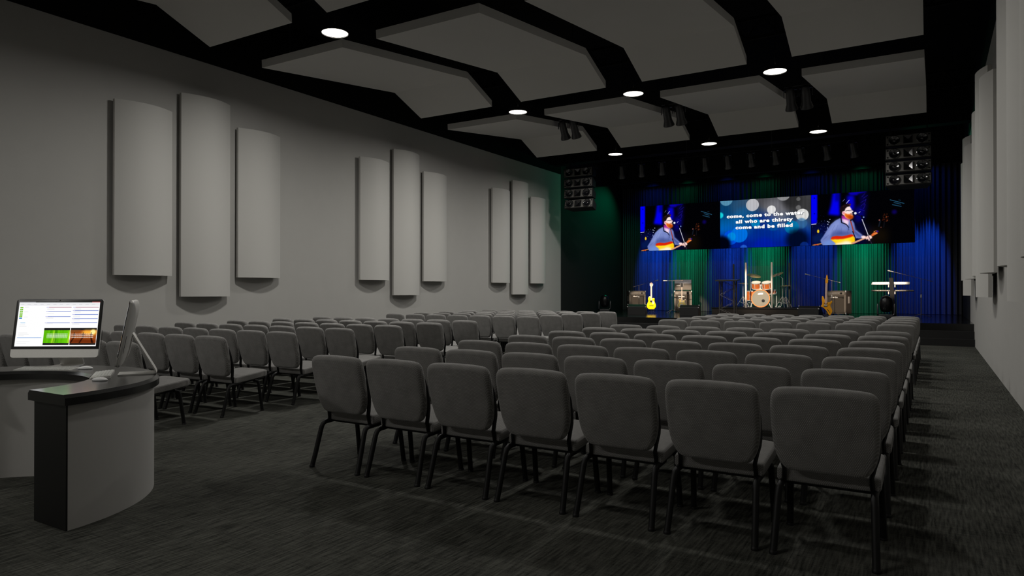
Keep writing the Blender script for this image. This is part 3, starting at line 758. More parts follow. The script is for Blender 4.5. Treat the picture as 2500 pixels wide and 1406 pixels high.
# ------------------------------------------------------------------ line-array speakers
def speaker_box(label, loc, tilt):
    t = thing('line_array_speaker', label, 'speaker', loc, 0, 'hanging line-array speakers'); t.rotation_euler = (-tilt, 0, 0)
    W, H, D = 1.13, .335, .52
    MB().add([(-W/2,0,-H),(W/2,0,-H),(W/2,0,0),(-W/2,0,0),(-W/2*.8,D,-H+.06),(W/2*.8,D,-H+.06),(W/2*.8,D,-.06),(-W/2*.8,D,-.06)], [(0,1,2,3),(5,4,7,6),(0,4,5,1),(3,2,6,7),(1,5,6,2),(0,3,7,4)]).build('cabinet', M_['black'], t, bevel=.01)
    MB().box((-W/2+.03, -.012, -H+.03), (W/2-.03, .01, -.03)).build('baffle', M_['spkface'], t)
    for sx in (-1, 1):
        b = MB(); b.lathe([(0, -.034), (.03, -.029), (.042, -.014), (.11, -.032), (.125, -.042), (.137, -.036), (.137, .004)], (sx*.335, -.012, -H/2), 'Y', 28); b.build('woofer', M_['cone'], t, smooth=50)
        for zz in (-.07, -H+.07): MB().lathe([(0, -.016), (.02, -.016), (.022, -.012), (.022, 0)], (sx*.5, -.01, zz), 'Y', 12).build('port', M_['black'], t)
    b = MB(); s_ = .105
    for k in range(4):
        a = [(-s_, -s_), (s_, -s_), (s_, s_), (-s_, s_)]; c = [(-.02, -.02), (.02, -.02), (.02, .02), (-.02, .02)]; j = (k+1) % 4
        b.add([(a[k][0], -.055, -H/2+a[k][1]), (a[j][0], -.055, -H/2+a[j][1]), (c[j][0], -.016, -H/2+c[j][1]), (c[k][0], -.016, -H/2+c[k][1])], [(0,1,2,3)])
    b.box((-.02, -.016, -H/2-.02), (.02, -.012, -H/2+.02))
    for q0, q1 in (((-s_-.005, -s_-.005), (s_+.005, -s_)), ((-s_-.005, s_), (s_+.005, s_+.005)), ((-s_-.005, -s_), (-s_, s_)), ((s_, -s_), (s_+.005, s_))): b.box((q0[0], -.057, -H/2+q0[1]), (q1[0], -.01, -H/2+q1[1]))
    b.build('horn', M_['horn'], t)
    return t
PN = ['top box', 'upper middle box', 'lower middle box', 'bottom box']
for sx, nm in ((-10.70, 'array beside the desk-side wall'), (-.585, 'array above the keyboards')):
    y, z = 22.0, 5.78
    for k in range(4):
        tl = math.radians([2, 4, 8, 13][k])
        speaker_box(f'{PN[k]} of the hanging speaker {nm}', (sx, y, z), -tl if False else tl)
        y += .372*math.sin(tl); z -= .368*math.cos(tl)
    r = thing('rigging_frame', f'black rigging frame over the speaker {nm}', 'rigging', (sx, 22.0, 5.80))
    b = MB()
    for xx in (-.45, .45): b.box((xx-.03, 0, .0), (xx+.03, .7, .05)); b.tube([(xx, .3, .05), (xx, .3, ZC-5.8)], .012, 6)
    b.box((-.45, .3, .0), (.45, .36, .05)); b.build('frame_bar', M_['black'], r)

# ------------------------------------------------------------------ spotlights on the bar and hanging pairs
bar = MB().tube([(-9.62, 22.62, 5.875), (-1.70, 22.62, 5.875)], .025, 8).build('lighting_bar', M_['ceil'], smooth=50)
w = MB()
for x in (-9.5, -7, -4.3, -1.85): w.tube([(x, 22.62, 5.86), (x, 22.62, ZC)], .008, 6)
w.build('drop_wire', M_['fixture'], bar)
tag(bar, 'long black lighting bar carrying a row of stage spotlights', 'lighting bar')
def spot(label, loc, rz, tilt, L=1.25, r=.105, group='spotlights on the bar'):
    t = thing('stage_spotlight', label, 'spotlight', loc, rz, group)
    R = Matrix.Rotation(tilt, 4, 'X')   # 0 = straight down, + swings the mouth to -Y
    def g(r_, z_): return (r_, z_)
    b = MB(); T = Matrix.Translation((0, 0, -.2)) @ R
    b.lathe([(0, .15*L), (r*.5, .14*L), (r*.72, .11*L), (r*.78, -.02*L), (r*.82, -.12*L), (r*1.12, -.20*L), (r*1.12, -.22*L), (r*.9, -.21*L), (r*.75, -.16*L), (0, -.15*L)], n=20, M=T)
    b.build('barrel', M_['fixture'], t, smooth=40)
    MB().lathe([(0, -.175*L), (r*.8, -.175*L), (r*.8, -.17*L), (0, -.17*L)], n=20, M=T).build('lens', M_['dark_lens'], t)
    y = MB()
    for sx in (-1, 1): y.box((sx*r*1.15-.005, -.015, -.22), (sx*r*1.15+.005, .015, -.05))
    y.box((-r*1.2, -.015, -.055), (r*1.2, .015, -.045)); y.box((-.02, -.02, -.05), (.02, .02, .02)); y.build('yoke', M_['fixture'], t)
    return t
sp0 = None
for k in range(11):
    x = -9.31+.73*k; a = math.atan2(-(x+5.6), 6.)*.5
    lab = f'black spotlight on the lighting bar, {ORD[k+1]} counted from the desk-side wall'
    if sp0 is None: sp0 = spot(lab, (x, 22.62, 5.84), a+PI, -.5)
    else: dup(sp0, (x, 22.62, 5.84), a+PI, lab)
gaps = [(-8.55, 'outer gap by the desk-side wall'), (-5.6, 'gap over the centre aisle'), (-2.65, 'gap by the narrow-aisle wall')]
hp = None
for gx, gn in gaps:
    for sx, wn in ((-.165, 'first'), (.165, 'second')):
        lab = f'{wn} of two black spotlights hanging in the cloud {gn}'
        if hp is None: hp = spot(lab, (gx+sx, 17.0, 6.12), PI, -.55, 1.45, .125, 'pairs of spotlights between the ceiling clouds')
        else: dup(hp, (gx+sx, 17.0, 6.12), PI, lab)
    b = MB().tube([(gx-.3, 17.0, 6.15), (gx+.3, 17.0, 6.15)], .02, 8).tube([(gx, 17.0, 6.15), (gx, 17.0, ZC)], .015, 6).build('hanging_pipe', M_['fixture'])
    tag(b, f'short black pipe holding two spotlights in the {gn}', 'pipe')

# ------------------------------------------------------------------ stage things
Z0 = .56
def mic_stand(label, x, y, h, tip, tail, rz=0., base='tripod', mic=True):
    t = thing('microphone_stand', label, 'microphone stand', (x, y, Z0), rz)
    MB().cyl((0, 0, .1), (0, 0, h*.55), .013, n=10).build('lower_pole', M_['post2'], t, smooth=50)
    MB().cyl((0, 0, h*.55), (0, 0, h), .008, n=10).build('upper_pole', M_['post2'], t, smooth=50)
    MB().cyl((0, 0, h*.52), (0, 0, h*.60), .024, n=10).build('clutch', M_['clutch'], t, smooth=50)
    for k in range(3):
        a = k*2*PI/3+.5; MB().tube([(0, 0, .12), (.1*math.cos(a), .1*math.sin(a), .10), (.32*math.cos(a), .32*math.sin(a), .012)], .009, 6).build('leg', M_['post2'], t, smooth=50)
    MB().tube([(tail[0], tail[1], h+tail[2]), (tip[0], tip[1], h+tip[2])], .007, 8).build('boom', M_['post2'], t, smooth=50)
    MB().cyl((tail[0], tail[1], h+tail[2]), (tail[0]*.8, tail[1]*.8, h+tail[2]*.8), .014, n=10).build('counterweight', M_['post2'], t)
    if mic:
        d = Vector(tip)-Vector(tail); d.normalize(); p = Vector((tip[0], tip[1], h+tip[2]))
        MB().tube([p-d*.03, p+d*.06, p+d*.10, p+d*.13, p+d*.15], [.012, .014, .022, .022, .010], 12).build('microphone', M_['clutch'], t, smooth=50)
    return t
M_['post2'] = mat('mic_stand_metal', (.16, .14, .13), .4, .6); M_['clutch'] = mat('grey_clutch', (.45, .44, .42), .4, .3)
mic_stand('mic stand with sloping boom in front of the outermost amplifier', -10.35, 27.0, 1.10, (.72, -.1, .17), (-.25, .03, -.06), 0)
mic_stand('mic stand with level boom beside the sunburst guitar', -8.75, 26.4, 1.27, (-.22, 0, .0), (.45, 0, .0), 0)
mic_stand('mic stand with long boom behind the orange guitar', -2.98, 26.0, 1.22, (-.72, 0, .20), (.27, 0, -.075), 0)
mic_stand('mic stand beside the two stacked keyboards', -.33, 25.6, 1.25, (-.8, 0, .24), (.31, 0, -.09), 0)

def bass_amp(label, x, y, rz):
    t = thing('bass_amplifier', label, 'amplifier', (x, y, Z0), rz, 'bass amplifiers on the stage')
    w, h, d = .72, .84, .42
    MB().box((-w/2, -d/2, .035), (w/2, d/2, h+.035)).build('cabinet', M_['amp'], t, bevel=.012)
    MB().box((-w/2+.07, -d/2-.006, .08), (w/2-.07, -d/2+.01, h-.15)).build('grille', M_['grille'], t)
    for sx in (-1, 1): MB().box((sx*(w/2-.035)-.02, -d/2-.012, .1), (sx*(w/2-.035)+.02, -d/2+.0, h-.13)).build('grille_frame', M_['amppanel'], t)
    MB().box((-w/2+.05, -d/2-.008, h-.11), (w/2-.05, -d/2+.01, h-.005)).build('control_panel', M_['amppanel'], t)
    MB().box((-.2, -d/2-.014, h-.095), (.13, -d/2, h-.03)).build('display_plate', M_['ampgrey'], t)
    for k in range(6): MB().lathe([(0, -.02), (.012, -.02), (.014, 0)], (-.17+.055*k, -d/2-.012, h-.065), 'Y', 10).build('knob', M_['clutch'], t)
    MB().lathe([(0, -.02), (.032, -.02), (.036, 0)], (.19, -d/2-.008, h-.06), 'Y', 16).build('dial', M_['black'], t)
    text_mesh('brand_lettering', 'Hartke', .07, M_['cream'], t, (-.06, -d/2-.008, h-.225), off=.0045, sx=1.25, ext=.001)
    for sx in (-1, 1):
        for sz in (.06, h+.01):
            MB().box((sx*w/2-.03 if sx > 0 else -w/2-.004, -d/2-.005, sz-.03), (sx*w/2+.004 if sx > 0 else -w/2+.03, -d/2+.03, sz+.03)).build('corner_cap', M_['chrome'], t)
        MB().box((sx*w/2-.003, -.05, .42), (sx*w/2+.006, .06, .66)).build('side_handle', M_['cream2'], t)
        MB().cyl((sx*.27, -.12, 0), (sx*.27, -.12, .04), .025, n=12).build('foot', M_['black'], t); MB().cyl((sx*.27, .12, 0), (sx*.27, .12, .04), .025, n=12).build('foot', M_['black'], t)
    return t
M_['cream2'] = mat('pale_handle_plate', (.7, .66, .6), .5, .1)
bass_amp('bass amplifier outermost on the desk side, turned inward', -10.93, 28.2, math.radians(33))
bass_amp('bass amplifier carrying a white and grey amp head', -8.93, 28.35, math.radians(17))
bass_amp('bass amplifier behind the orange guitar, silver side handle showing', -2.92, 27.5, math.radians(-20))
hd = thing('amplifier_head', 'white and grey amp head on top of the bass amplifier', 'amplifier', (-8.93, 28.35, Z0+.91), math.radians(17))
MB().box((-.345, -.13, .0), (.345, .13, .43)).build('cabinet', M_['ampgrey'], hd, bevel=.01)
MB().box((-.335, -.14, .27), (.335, -.12, .42)).build('face_panel', M_['ampwhite'], hd)
MB().box((-.26, -.142, .17), (-.12, -.13, .2)).build('name_plate', M_['cream'], hd)
for k in range(7): MB().lathe([(0, -.02), (.012, -.02), (.013, 0)], (-.15+.06*k, -.14, .335), 'Y', 10).build('knob', M_['clutch'], hd)
for sx in (-1, 1):
    MB().cyl((sx*.27, 0, -.035), (sx*.27, 0, .0), .02, n=10).build('foot', M_['black'], hd)

def wedge(label, x, y, rz):
    t = thing('floor_monitor', label, 'monitor speaker', (x, y, Z0), rz, 'floor monitor wedges on the stage')
    w = .64
    P = [(-.24, 0), (.26, 0), (.30, .08), (.02, .36), (-.12, .38), (-.24, .30)]
    MB().loft([[(-w/2, y_, z_) for y_, z_ in P], [(w/2, y_, z_) for y_, z_ in P]]).build('cabinet', M_['riser2'], t, bevel=.008)
    P2 = [(.285, .09), (.03, .35), (.045, .36), (.30, .10)]
    MB().loft([[(-w/2+.04, y_, z_) for y_, z_ in P2], [(w/2-.04, y_, z_) for y_, z_ in P2]]).build('grille', M_['grille'], t)
    for sx in (-1, 1):
        for y_, z_ in ((-.23, .30), (-.12, .38)): MB().box((sx*w/2-.015, y_-.015, z_-.015), (sx*w/2+.015, y_+.015, z_+.008)).build('corner_cap', M_['chrome'], t)
M_['riser2'] = mat('black_monitor_paint', (.005, .0048, .0045), .45)
wedge('floor monitor wedge in front of the outermost amplifier', -9.15, 23.7, 0.25)
wedge('floor monitor wedge in front of the sunburst guitar', -7.18, 23.6, .1)
wedge('floor monitor wedge beside the orange guitar', -3.38, 24.0, -.15)

# lectern
t = thing('lectern', 'tall black truss lectern with flat top at centre stage', 'lectern', (-5.63, 22.55, Z0))
MB().box((-.34, -.22, 1.19), (.34, .22, 1.225), Matrix.Rotation(math.radians(4), 4, 'X')).build('top', M_['fixture'], t)
for sx in (-1, 1):
    for sy in (-1, 1):
        MB().tube([(sx*.23, sy*.15, .03), (sx*.23, sy*.15, 1.2)], .022, 10).build('post', M_['post3'] if 'post3' in M_ else M_.setdefault('post3', mat('dark_truss_metal', (.07, .062, .055), .4, .4)), t, smooth=50)
b = MB()
for k in range(5):
    z0, z1 = .05+.23*k, .28+.23*k; a = 1 if k % 2 else -1
    for sy in (-1, 1): b.tube([(-.23*a, sy*.15, z0), (.23*a, sy*.15, z1)], .007, 6)
    for sx in (-1, 1): b.tube([(sx*.23, -.15*a, z0), (sx*.23, .15*a, z1)], .007, 6)
b.build('lattice', M_['post3'], t)
MB().box((-.3, -.2, 0), (.3, .2, .03)).build('base_plate', M_['fixture'], t)

# drum riser, shield, kit
RZ = .80; RX0, RX1, RY0, RY1 = -7.2, -4.05, 26.4, 28.9
o = MB().box((RX0, RY0, Z0), (RX1, RY1, RZ-.035)).build('drum_riser', M_['riser'])
MB().box((RX0-.03, RY0-.03, RZ-.035), (RX1+.03, RY1+.02, RZ)).build('deck', M_['steps'], o)
tag(o, 'low dark brown drum riser at the middle of the stage', 'platform')
sh = thing('drum_shield', 'clear plexiglass drum shield with four tall grey posts', 'drum shield', (-5.66, 26.55, RZ))
SP = [(-1.0, 1.0), (-.31, .0), (.61, .0), (1.05, 1.0)]
for k, (x, y) in enumerate(SP): MB().box((x-.028, y-.028, 0), (x+.028, y+.028, 1.68)).build('post', M_['post'] if k in (1, 2) else M_['fixture'], sh)
for k in range(3):
    (xa, ya), (xb, yb) = SP[k], SP[k+1]
    d = Vector((xb-xa, yb-ya, 0)).normalized(); n = Vector((-d.y, d.x, 0))*.003; a = Vector((xa, ya, 0))+d*.03; c = Vector((xb, yb, 0))-d*.03
    V = [a-n, c-n, c+n, a+n]; V = [p+Vector((0, 0, .02)) for p in V]+[p+Vector((0, 0, 1.55)) for p in V]
    MB().add(V, [(0,3,2,1),(4,5,6,7),(0,1,5,4),(1,2,6,5),(2,3,7,6),(3,0,4,7)]).build('clear_panel', M_['clear'], sh)
KX, KY = -5.55, 27.05
bd = thing('bass_drum', 'amber bass drum with grey front head and dark port hole', 'drum', (KX, KY, RZ), math.radians(8))
r = .325
MB().lathe([(r, 0), (r, .42)], (0, 0, r+.02), 'Y', 48).build('shell', M_['drumwood'], bd, smooth=50)
MB().lathe([(0, -.008), (r-.02, -.008), (r-.02, .002), (0, .002)], (0, 0, r+.02), 'Y', 48).build('head', M_['drumhead'], bd)
MB().lathe([(r-.022, -.02), (r+.012, -.02), (r+.012, .03), (r-.0, .03), (r-.022, -.005)], (0, 0, r+.02), 'Y', 48, closed=True).build('hoop', M_['drumhoop'] if 'drumhoop' in M_ else M_.setdefault('drumhoop', mat('amber_hoop', (.6, .2, .05), .3)), bd, smooth=40)
MB().lathe([(0, -.012), (.058, -.012), (.058, -.006), (0, -.006)], (.095, 0, r-.07), 'Y', 32).build('port_hole', M_['black'], bd)
MB().pad(smooth_closed([(-.1, .175), (-.02, .205), (.08, .205), (.085, .15), (0, .145), (-.06, .135), (-.1, .15)], 2), .003, .001, lambda x, z, d: (x, -.012+d, z+r+.02), 1).build('badge', M_['cream'], bd)
for sx in (-1, 1):
    MB().tube([(sx*.26, .08, .28), (sx*.36, -.02, .012)], .011, 8).build('spur', M_['chrome'], bd, smooth=50)
    for k in range(4):
        a = .5+k*.85; MB().tube([(sx*(r+.012)*math.sin(a), .0, r+.02+(r+.012)*math.cos(a)), (sx*(r+.012)*math.sin(a), .12, r+.02+(r+.012)*math.cos(a))], .008, 6).build('lug', M_['chrome'], bd, smooth=50)
MB().tube([(0, .15, 2*r), (0, .15, 2*r+.22)], .016, 8).tube([(-.12, .15, 2*r+.2), (.12, .15, 2*r+.2)], .01, 8).box((-.05, .1, 2*r+.01), (.05, .2, 2*r+.05)).build('tom_mount', M_['chrome'], bd, smooth=50)
def drum(name, label, x, y, z, r, h, tilt=0., legs=0, yaw=0.):
    t = thing(name, label, 'drum', (x, y, z), yaw); R = Matrix.Rotation(tilt, 4, 'X')
    MB().lathe([(r, 0), (r, h)], n=40, M=R).build('shell', M_['drumwood'], t, smooth=50)
    MB().lathe([(0, h+.002), (r-.005, h+.002), (r-.005, h-.004), (0, h-.004)], n=40, M=R).build('head', M_['dwhite'], t)
    for zz in (0, h): MB().lathe([(r+.002, zz-.015), (r+.014, zz-.015), (r+.014, zz+.012), (r-.004, zz+.012)], n=40, M=R, closed=True).build('hoop', M_['chrome'], t, smooth=50)
    for k in range(6):
        a = k*PI/3+.3; MB().tube([R @ Vector(((r+.012)*math.cos(a), (r+.012)*math.sin(a), .02)), R @ Vector(((r+.012)*math.cos(a), (r+.012)*math.sin(a), h-.02))], .009, 6).build('lug', M_['chrome'], t, smooth=50)
    for k in range(legs):
        a = k*2*PI/legs+.4; MB().tube([((r+.02)*math.cos(a), (r+.02)*math.sin(a), h*.6), ((r+.03)*math.cos(a), (r+.03)*math.sin(a), RZ-z)], .009, 6).build('leg', M_['chrome'], t, smooth=50)
    return t
drum('tom_drum', 'first mounted tom, over the bass drum on the lectern side', KX-.20, KY+.22, RZ+.74, .16, .22, .35, 0, .12)
drum('tom_drum', 'second mounted tom, over the bass drum beside the grey post', KX+.20, KY+.22, RZ+.74, .165, .22, .35, 0, -.12)
drum('floor_tom', 'amber floor tom standing behind the bass drum', KX-.42, KY+.55, RZ+.26, .21, .36, 0, 3)
drum('snare_drum', 'small snare drum behind the second mounted tom', KX+.25, KY+.62, RZ+.52, .18, .14, .05, 3)
def cymbal(label, x, y, h, r, tx, ty, boom=None):
    t = thing('cymbal_stand', label, 'cymbal', (x, y, RZ))
    MB().cyl((0, 0, .25), (0, 0, h-.15), .012, n=10).build('pole', M_['chrome'], t, smooth=50)
    for k in range(3):
        a = k*2*PI/3+.9; MB().tube([(0, 0, .42), (.28*math.cos(a), .28*math.sin(a), .012)], .011, 6).tube([(0, 0, .15), (.15*math.cos(a), .15*math.sin(a), .22)], .008, 6).build('leg', M_['chrome'], t, smooth=50)
    bx = boom or (0, 0)
    MB().tube([(0, 0, h-.15), (bx[0], bx[1], h+.02)], .009, 8).build('boom', M_['chrome'], t, smooth=50)
    R = Matrix.Translation((bx[0], bx[1], h)) @ Matrix.Rotation(tx, 4, 'X') @ Matrix.Rotation(ty, 4, 'Y')
    MB().lathe([(0, .028), (.03, .022), (.045, .008), (r*.6, .002), (r, -.012), (r, -.014), (r*.6, -.001), (.045, .005), (0, .02)], n=40, M=R).build('cymbal', M_['brass'], t, smooth=60)
    return t
cymbal('large tilted cymbal above the first tom', KX-.48, KY+.5, 1.22, .26, .25, .25, (.16, -.1))
cymbal('small tilted cymbal above the second tom, washed green', KX+.70, KY+.5, 1.25, .24, .3, -.3, (-.2, -.05))
cymbal('low hi-hat cymbal on the keyboard side of the drums', KX+.84, KY+.35, .82, .2, .02, .0)
cymbal('thin flat cymbal beside the post on the lectern side', KX-.72, KY+.35, .92, .2, .05, .1)
t = thing('drum_throne', 'round black drum stool behind the drums', 'stool', (KX+.1, KY+1.1, RZ))
MB().lathe([(0, .48), (.15, .48), (.165, .50), (.165, .54), (.14, .56), (0, .56)], n=28).build('seat', M_['black'], t, smooth=40)
MB().cyl((0, 0, .1), (0, 0, .48), .015, n=10).build('pole', M_['chrome'], t)
for k in range(3):
    a = k*2*PI/3; MB().tube([(0, 0, .3), (.22*math.cos(a), .22*math.sin(a), .012)], .01, 6).build('leg', M_['chrome'], t)
# kick pedal like chrome piece seen beside the drum
t = thing('drum_pedal', 'chrome hi-hat pedal on the drum riser', 'pedal', (KX+.62, KY+.2, RZ))
MB().box((-.05, -.16, .01), (.05, .12, .025), Matrix.Rotation(.2, 4, 'X')).build('footboard', M_['chrome'], t)
MB().lathe([(.07, -.01), (.085, -.01), (.085, .01), (.07, .01)], (0, .1, .12), 'Y', 24, closed=True).build('cam_wheel', M_['chrome'], t)
MB().box((-.07, -.17, 0), (.07, .16, .01)).build('base_plate', M_['fixture'], t)

# guitars ------------------------------------------------------------
def gstand(t, h, y=.06):
    MB().tube([(0, y+.05, h), (0, y+.06, .12)], .01, 8).build('stand_pole', M_['fixture'], t, smooth=50)
    b = MB()
    for a in (-.9, .9, PI): b.tube([(0, y+.06, .14), (.2*math.sin(a), y+.06-.2*math.cos(a), .01)], .008, 6)
    b.tube([(-.1, y-.08, .155), (-.1, y+.05, .14), (.1, y+.05, .14), (.1, y-.08, .155)], .008, 6)
    b.build('stand_leg', M_['fixture'], t, smooth=50)
# acoustic
ac = thing('acoustic_guitar', 'bright yellow cutaway acoustic guitar upright on a stand', 'guitar', (-9.16, 25.2, Z0+.17), math.radians(14))
st = thing('guitar_stand', 'black stand under the yellow acoustic guitar', 'guitar stand', (-9.16, 25.2, Z0), math.radians(14)); gstand(st, .45)
out = smooth_closed([(0, 0), (.12, .01), (.195, .08), (.20, .17), (.15, .27), (.135, .33), (.145, .38), (.13, .425), (.06, .43), (.03, .40), (.0, .455), (-.06, .49), (-.12, .47), (-.15, .40), (-.135, .32), (-.16, .25), (-.20, .17), (-.195, .08), (-.12, .01)], 3)
MB().pad([(x*.84, z) for x, z in out], .10, .008, lambda x, z, d: (x, d, z), 2).build('body', M_['yellow'], ac, smooth=40)
MB().lathe([(0, -.053), (.05, -.053), (.05, -.05), (0, -.05)], (0, 0, .30), 'Y', 28).build('sound_hole', M_['black'], ac)
MB().pad(smooth_closed([(.03, .29), (.06, .33), (.1, .28), (.09, .2), (.04, .2)], 2), .003, .001, lambda x, z, d: (x, -.052+d, z), 1).build('pickguard', M_['gneck'], ac)
MB().box((-.08, -.058, .13), (.08, -.05, .15)).build('bridge', M_['leg'], ac)
MB().box((-.027, -.062, .33), (.027, -.035, .84)).build('neck', M_['gneck'], ac)
hs = MB().pad([(-.028, .84), (.028, .84), (.042, .89), (.042, .99), (.02, 1.02), (-.02, 1.02), (-.042, .99), (-.042, .89)], .018, .003, lambda x, z, d: (x, -.048+d, z), 1).build('headstock', M_['gneck'], ac)
for k in range(3):
    for sx in (-1, 1): MB().cyl((sx*.04, -.048, .9+.037*k), (sx*.062, -.048, .9+.037*k), .008, n=8).build('tuning_peg', M_['chrome'], hs)
# sunburst electric
lp = thing('electric_guitar', 'sunburst single-cutaway electric guitar with cream edge, before the amp stack', 'guitar', (-8.66, 27.35, Z0+.17), math.radians(14))
st = thing('guitar_stand', 'black stand under the sunburst electric guitar', 'guitar stand', (-8.66, 27.35, Z0), math.radians(14)); gstand(st, .5)
out = smooth_closed([(0, 0), (.12, .015), (.175, .09), (.165, .18), (.115, .25), (.12, .30), (.14, .345), (.12, .365), (.075, .32), (.035, .33), (.03, .36), (-.03, .385), (-.08, .405), (-.13, .375), (-.135, .32), (-.11, .25), (-.16, .18), (-.175, .09), (-.12, .015)], 3)
MB().pad(out, .05, .006, lambda x, z, d: (x, d, z), 2).build('body', M_['cream'], lp, smooth=40)
cx, cy = 0, .18
MB().pad([((x-cx)*.93+cx, (z-cy)*.94+cy) for x, z in out], .004, .001, lambda x, z, d: (x, -.0265+d, z), 1).build('carved_top', M_['burst'], lp)
for zz in (.15, .25): MB().box((-.045, -.036, zz-.018), (.045, -.028, zz+.018)).build('pickup', M_['chrome'], lp)
MB().box((-.045, -.038, .09), (.045, -.028, .105)).build('bridge', M_['chrome'], lp)
MB().box((-.025, -.045, .29), (.025, -.02, .85)).build('neck', M_['gneck2'] if 'gneck2' in M_ else M_.setdefault('gneck2', mat('grey_brown_neck', (.38, .32, .26), .4)), lp)
hs = MB().pad([(-.026, .85), (.026, .85), (.044, .9), (.046, 1.0), (.015, 1.02), (0, 1.01), (-.015, 1.02), (-.046, 1.0), (-.044, .9)], .018, .003, lambda x, z, d: (x, -.035+d, z), 1).build('headstock', M_['leg'], lp)
for k in range(3):
    for sx in (-1, 1): MB().cyl((sx*.042, -.035, .91+.035*k), (sx*.064, -.035, .91+.035*k), .008, n=8).build('tuning_peg', M_['chrome'], hs)
# orange electric
og = thing('electric_guitar', 'orange pointed-horn electric guitar leaning upright at the stage front', 'guitar', (-2.75, 22.7, Z0+.13), math.radians(6))
st = thing('guitar_stand', 'black stand under the orange electric guitar', 'guitar stand', (-2.75, 22.72, Z0), math.radians(6)); gstand(st, .55)
def lean(x, z, d): 
    a = math.radians(2.); x *= 1.08; z *= 1.09; return (x*math.cos(a)+z*math.sin(a), d, -x*math.sin(a)+z*math.cos(a))
out = smooth_closed([(.02, .0), (.06, .03), (.085, .10), (.075, .17), (.045, .24), (.04, .29), (.07, .345), (.075, .40), (.055, .40), (.03, .37), (.0, .36), (-.04, .37), (-.09, .42), (-.12, .50), (-.14, .53), (-.155, .50), (-.155, .42), (-.145, .34), (-.15, .285), (-.165, .235), (-.10, .19), (-.03, .10)], 3)
out = [(x*1.15+.045, z) for x, z in out]
MB().pad(out, .045, .008, lean, 2).build('body', M_['orange'], og, smooth=40)
MB().pad(rrect(.055, .86-.3, .004, 2, -.028, .60), .02, .003, lambda x, z, d: lean(x, z, -.03+d), 1).build('neck', M_['gneck'], og)
MB().pad([(-.057, .88), (.0, .88), (.014, .93), (-.002, 1.05), (-.02, 1.115), (-.03, 1.115), (-.062, .95)], .016, .003, lambda x, z, d: lean(x, z, -.03+d), 1).build('headstock', M_['orange'], og)
MB().pad(rrect(.07, .05, .004, 2, -.03, .27), .012, .002, lambda x, z, d: lean(x, z, -.026+d), 1).build('bridge', M_['clutch'], og)
for zz in (.33, .245): MB().pad(rrect(.09, .022, .004, 2, -.03, zz), .008, .002, lambda x, z, d: lean(x, z, -.026+d), 1).build('pickup', M_['leg'], og)
for k in range(3): MB().lathe([(0, -.034), (.011, -.034), (.012, -.02)], lean(.02+.025*k, .16-.035*k, 0), 'Y', 10).build('knob', M_['leg'], og)

# keyboards on a column stand
ks = thing('keyboard_stand', 'black column stand holding two stage keyboards', 'keyboard stand', (-1.17, 25.65, Z0))
MB().add([(-.05,-.32,1.27),(.06,-.32,1.27),(.06,-.26,1.29),(-.05,-.26,1.29),(.03,-.36,.0),(.16,-.36,.0),(.16,-.28,.0),(.03,-.28,.0)], [(0,1,2,3),(4,7,6,5),(0,4,5,1),(1,5,6,2),(2,6,7,3),(3,7,4,0)]).build('column', M_['black'], ks)
MB().box((-.26, -.36, 0.001), (.38, -.28, .034)).box((-.33, -.45, 0), (-.26, .2, .03)).box((.38, -.45, 0), (.45, .2, .03)).build('base', M_['black'], ks)
b = MB()
for z in (1.03, .81):
    for sx in (-.06, .12): b.box((sx-.012, -.33, z), (sx+.012, .12, z+.028)); b.box((sx-.014, -.35, z-.05), (sx+.014, -.325, z+.03))
b.build('support_arm', M_['clutch'], ks)
def stage_keyboard(label, x, y, z, w, m, h=.085, d=.3):
    t = thing('stage_keyboard', label, 'keyboard', (x, y, z))
    MB().add([(-w/2,-d/2,.012),(w/2,-d/2,.012),(w/2,-d/2,h),(-w/2+.03,-d/2,h),(-w/2,d/2,.012),(w/2,d/2,.012),(w/2,d/2,h*.55),(-w/2+.03,d/2,h*.55)], [(0,1,2,3),(5,4,7,6),(0,4,5,1),(3,2,6,7),(1,5,6,2),(0,3,7,4)]).build('case', m, t, bevel=.004)
    MB().box((-w/2+.05, -d/2+.02, 0), (w/2+.0, d/2, .012)).build('underside', M_['black'], t)
    MB().box((-w/2+.04, .0, h*.72), (w/2-.04, d/2-.01, h*.80)).build('white_key', M_['white'], t)
    b = MB(); k = 0; xx = -w/2+.06
    while xx < w/2-.06:
        if k % 7 not in (2, 6): b.box((xx, .0, h*.8), (xx+.012, .09, h*.8+.01))
        xx += .0235; k += 1
    b.build('black_key', M_['leg'], t)
    for px in (-.42, -.38, -.3, -.12, .12, .16, .34):
        MB().lathe([(0, -.004), (.012, -.004), (.012, 0)], (px*w/1.12, -d/2, h*.5), 'Y', 10).build('socket', M_['clutch'], t)
    return t
stage_keyboard('white stage keyboard on the upper tier of its stand', -1.19, 25.6, Z0+1.06, 1.10, M_['white'], .09)
stage_keyboard('slim grey-brown stage keyboard on the lower tier of its stand', -1.14, 25.6, Z0+.84, 1.22, M_['ampgrey2'] if 'ampgrey2' in M_ else M_.setdefault('ampgrey2', mat('grey_brown_case', (.13, .12, .10), .5)), .055)

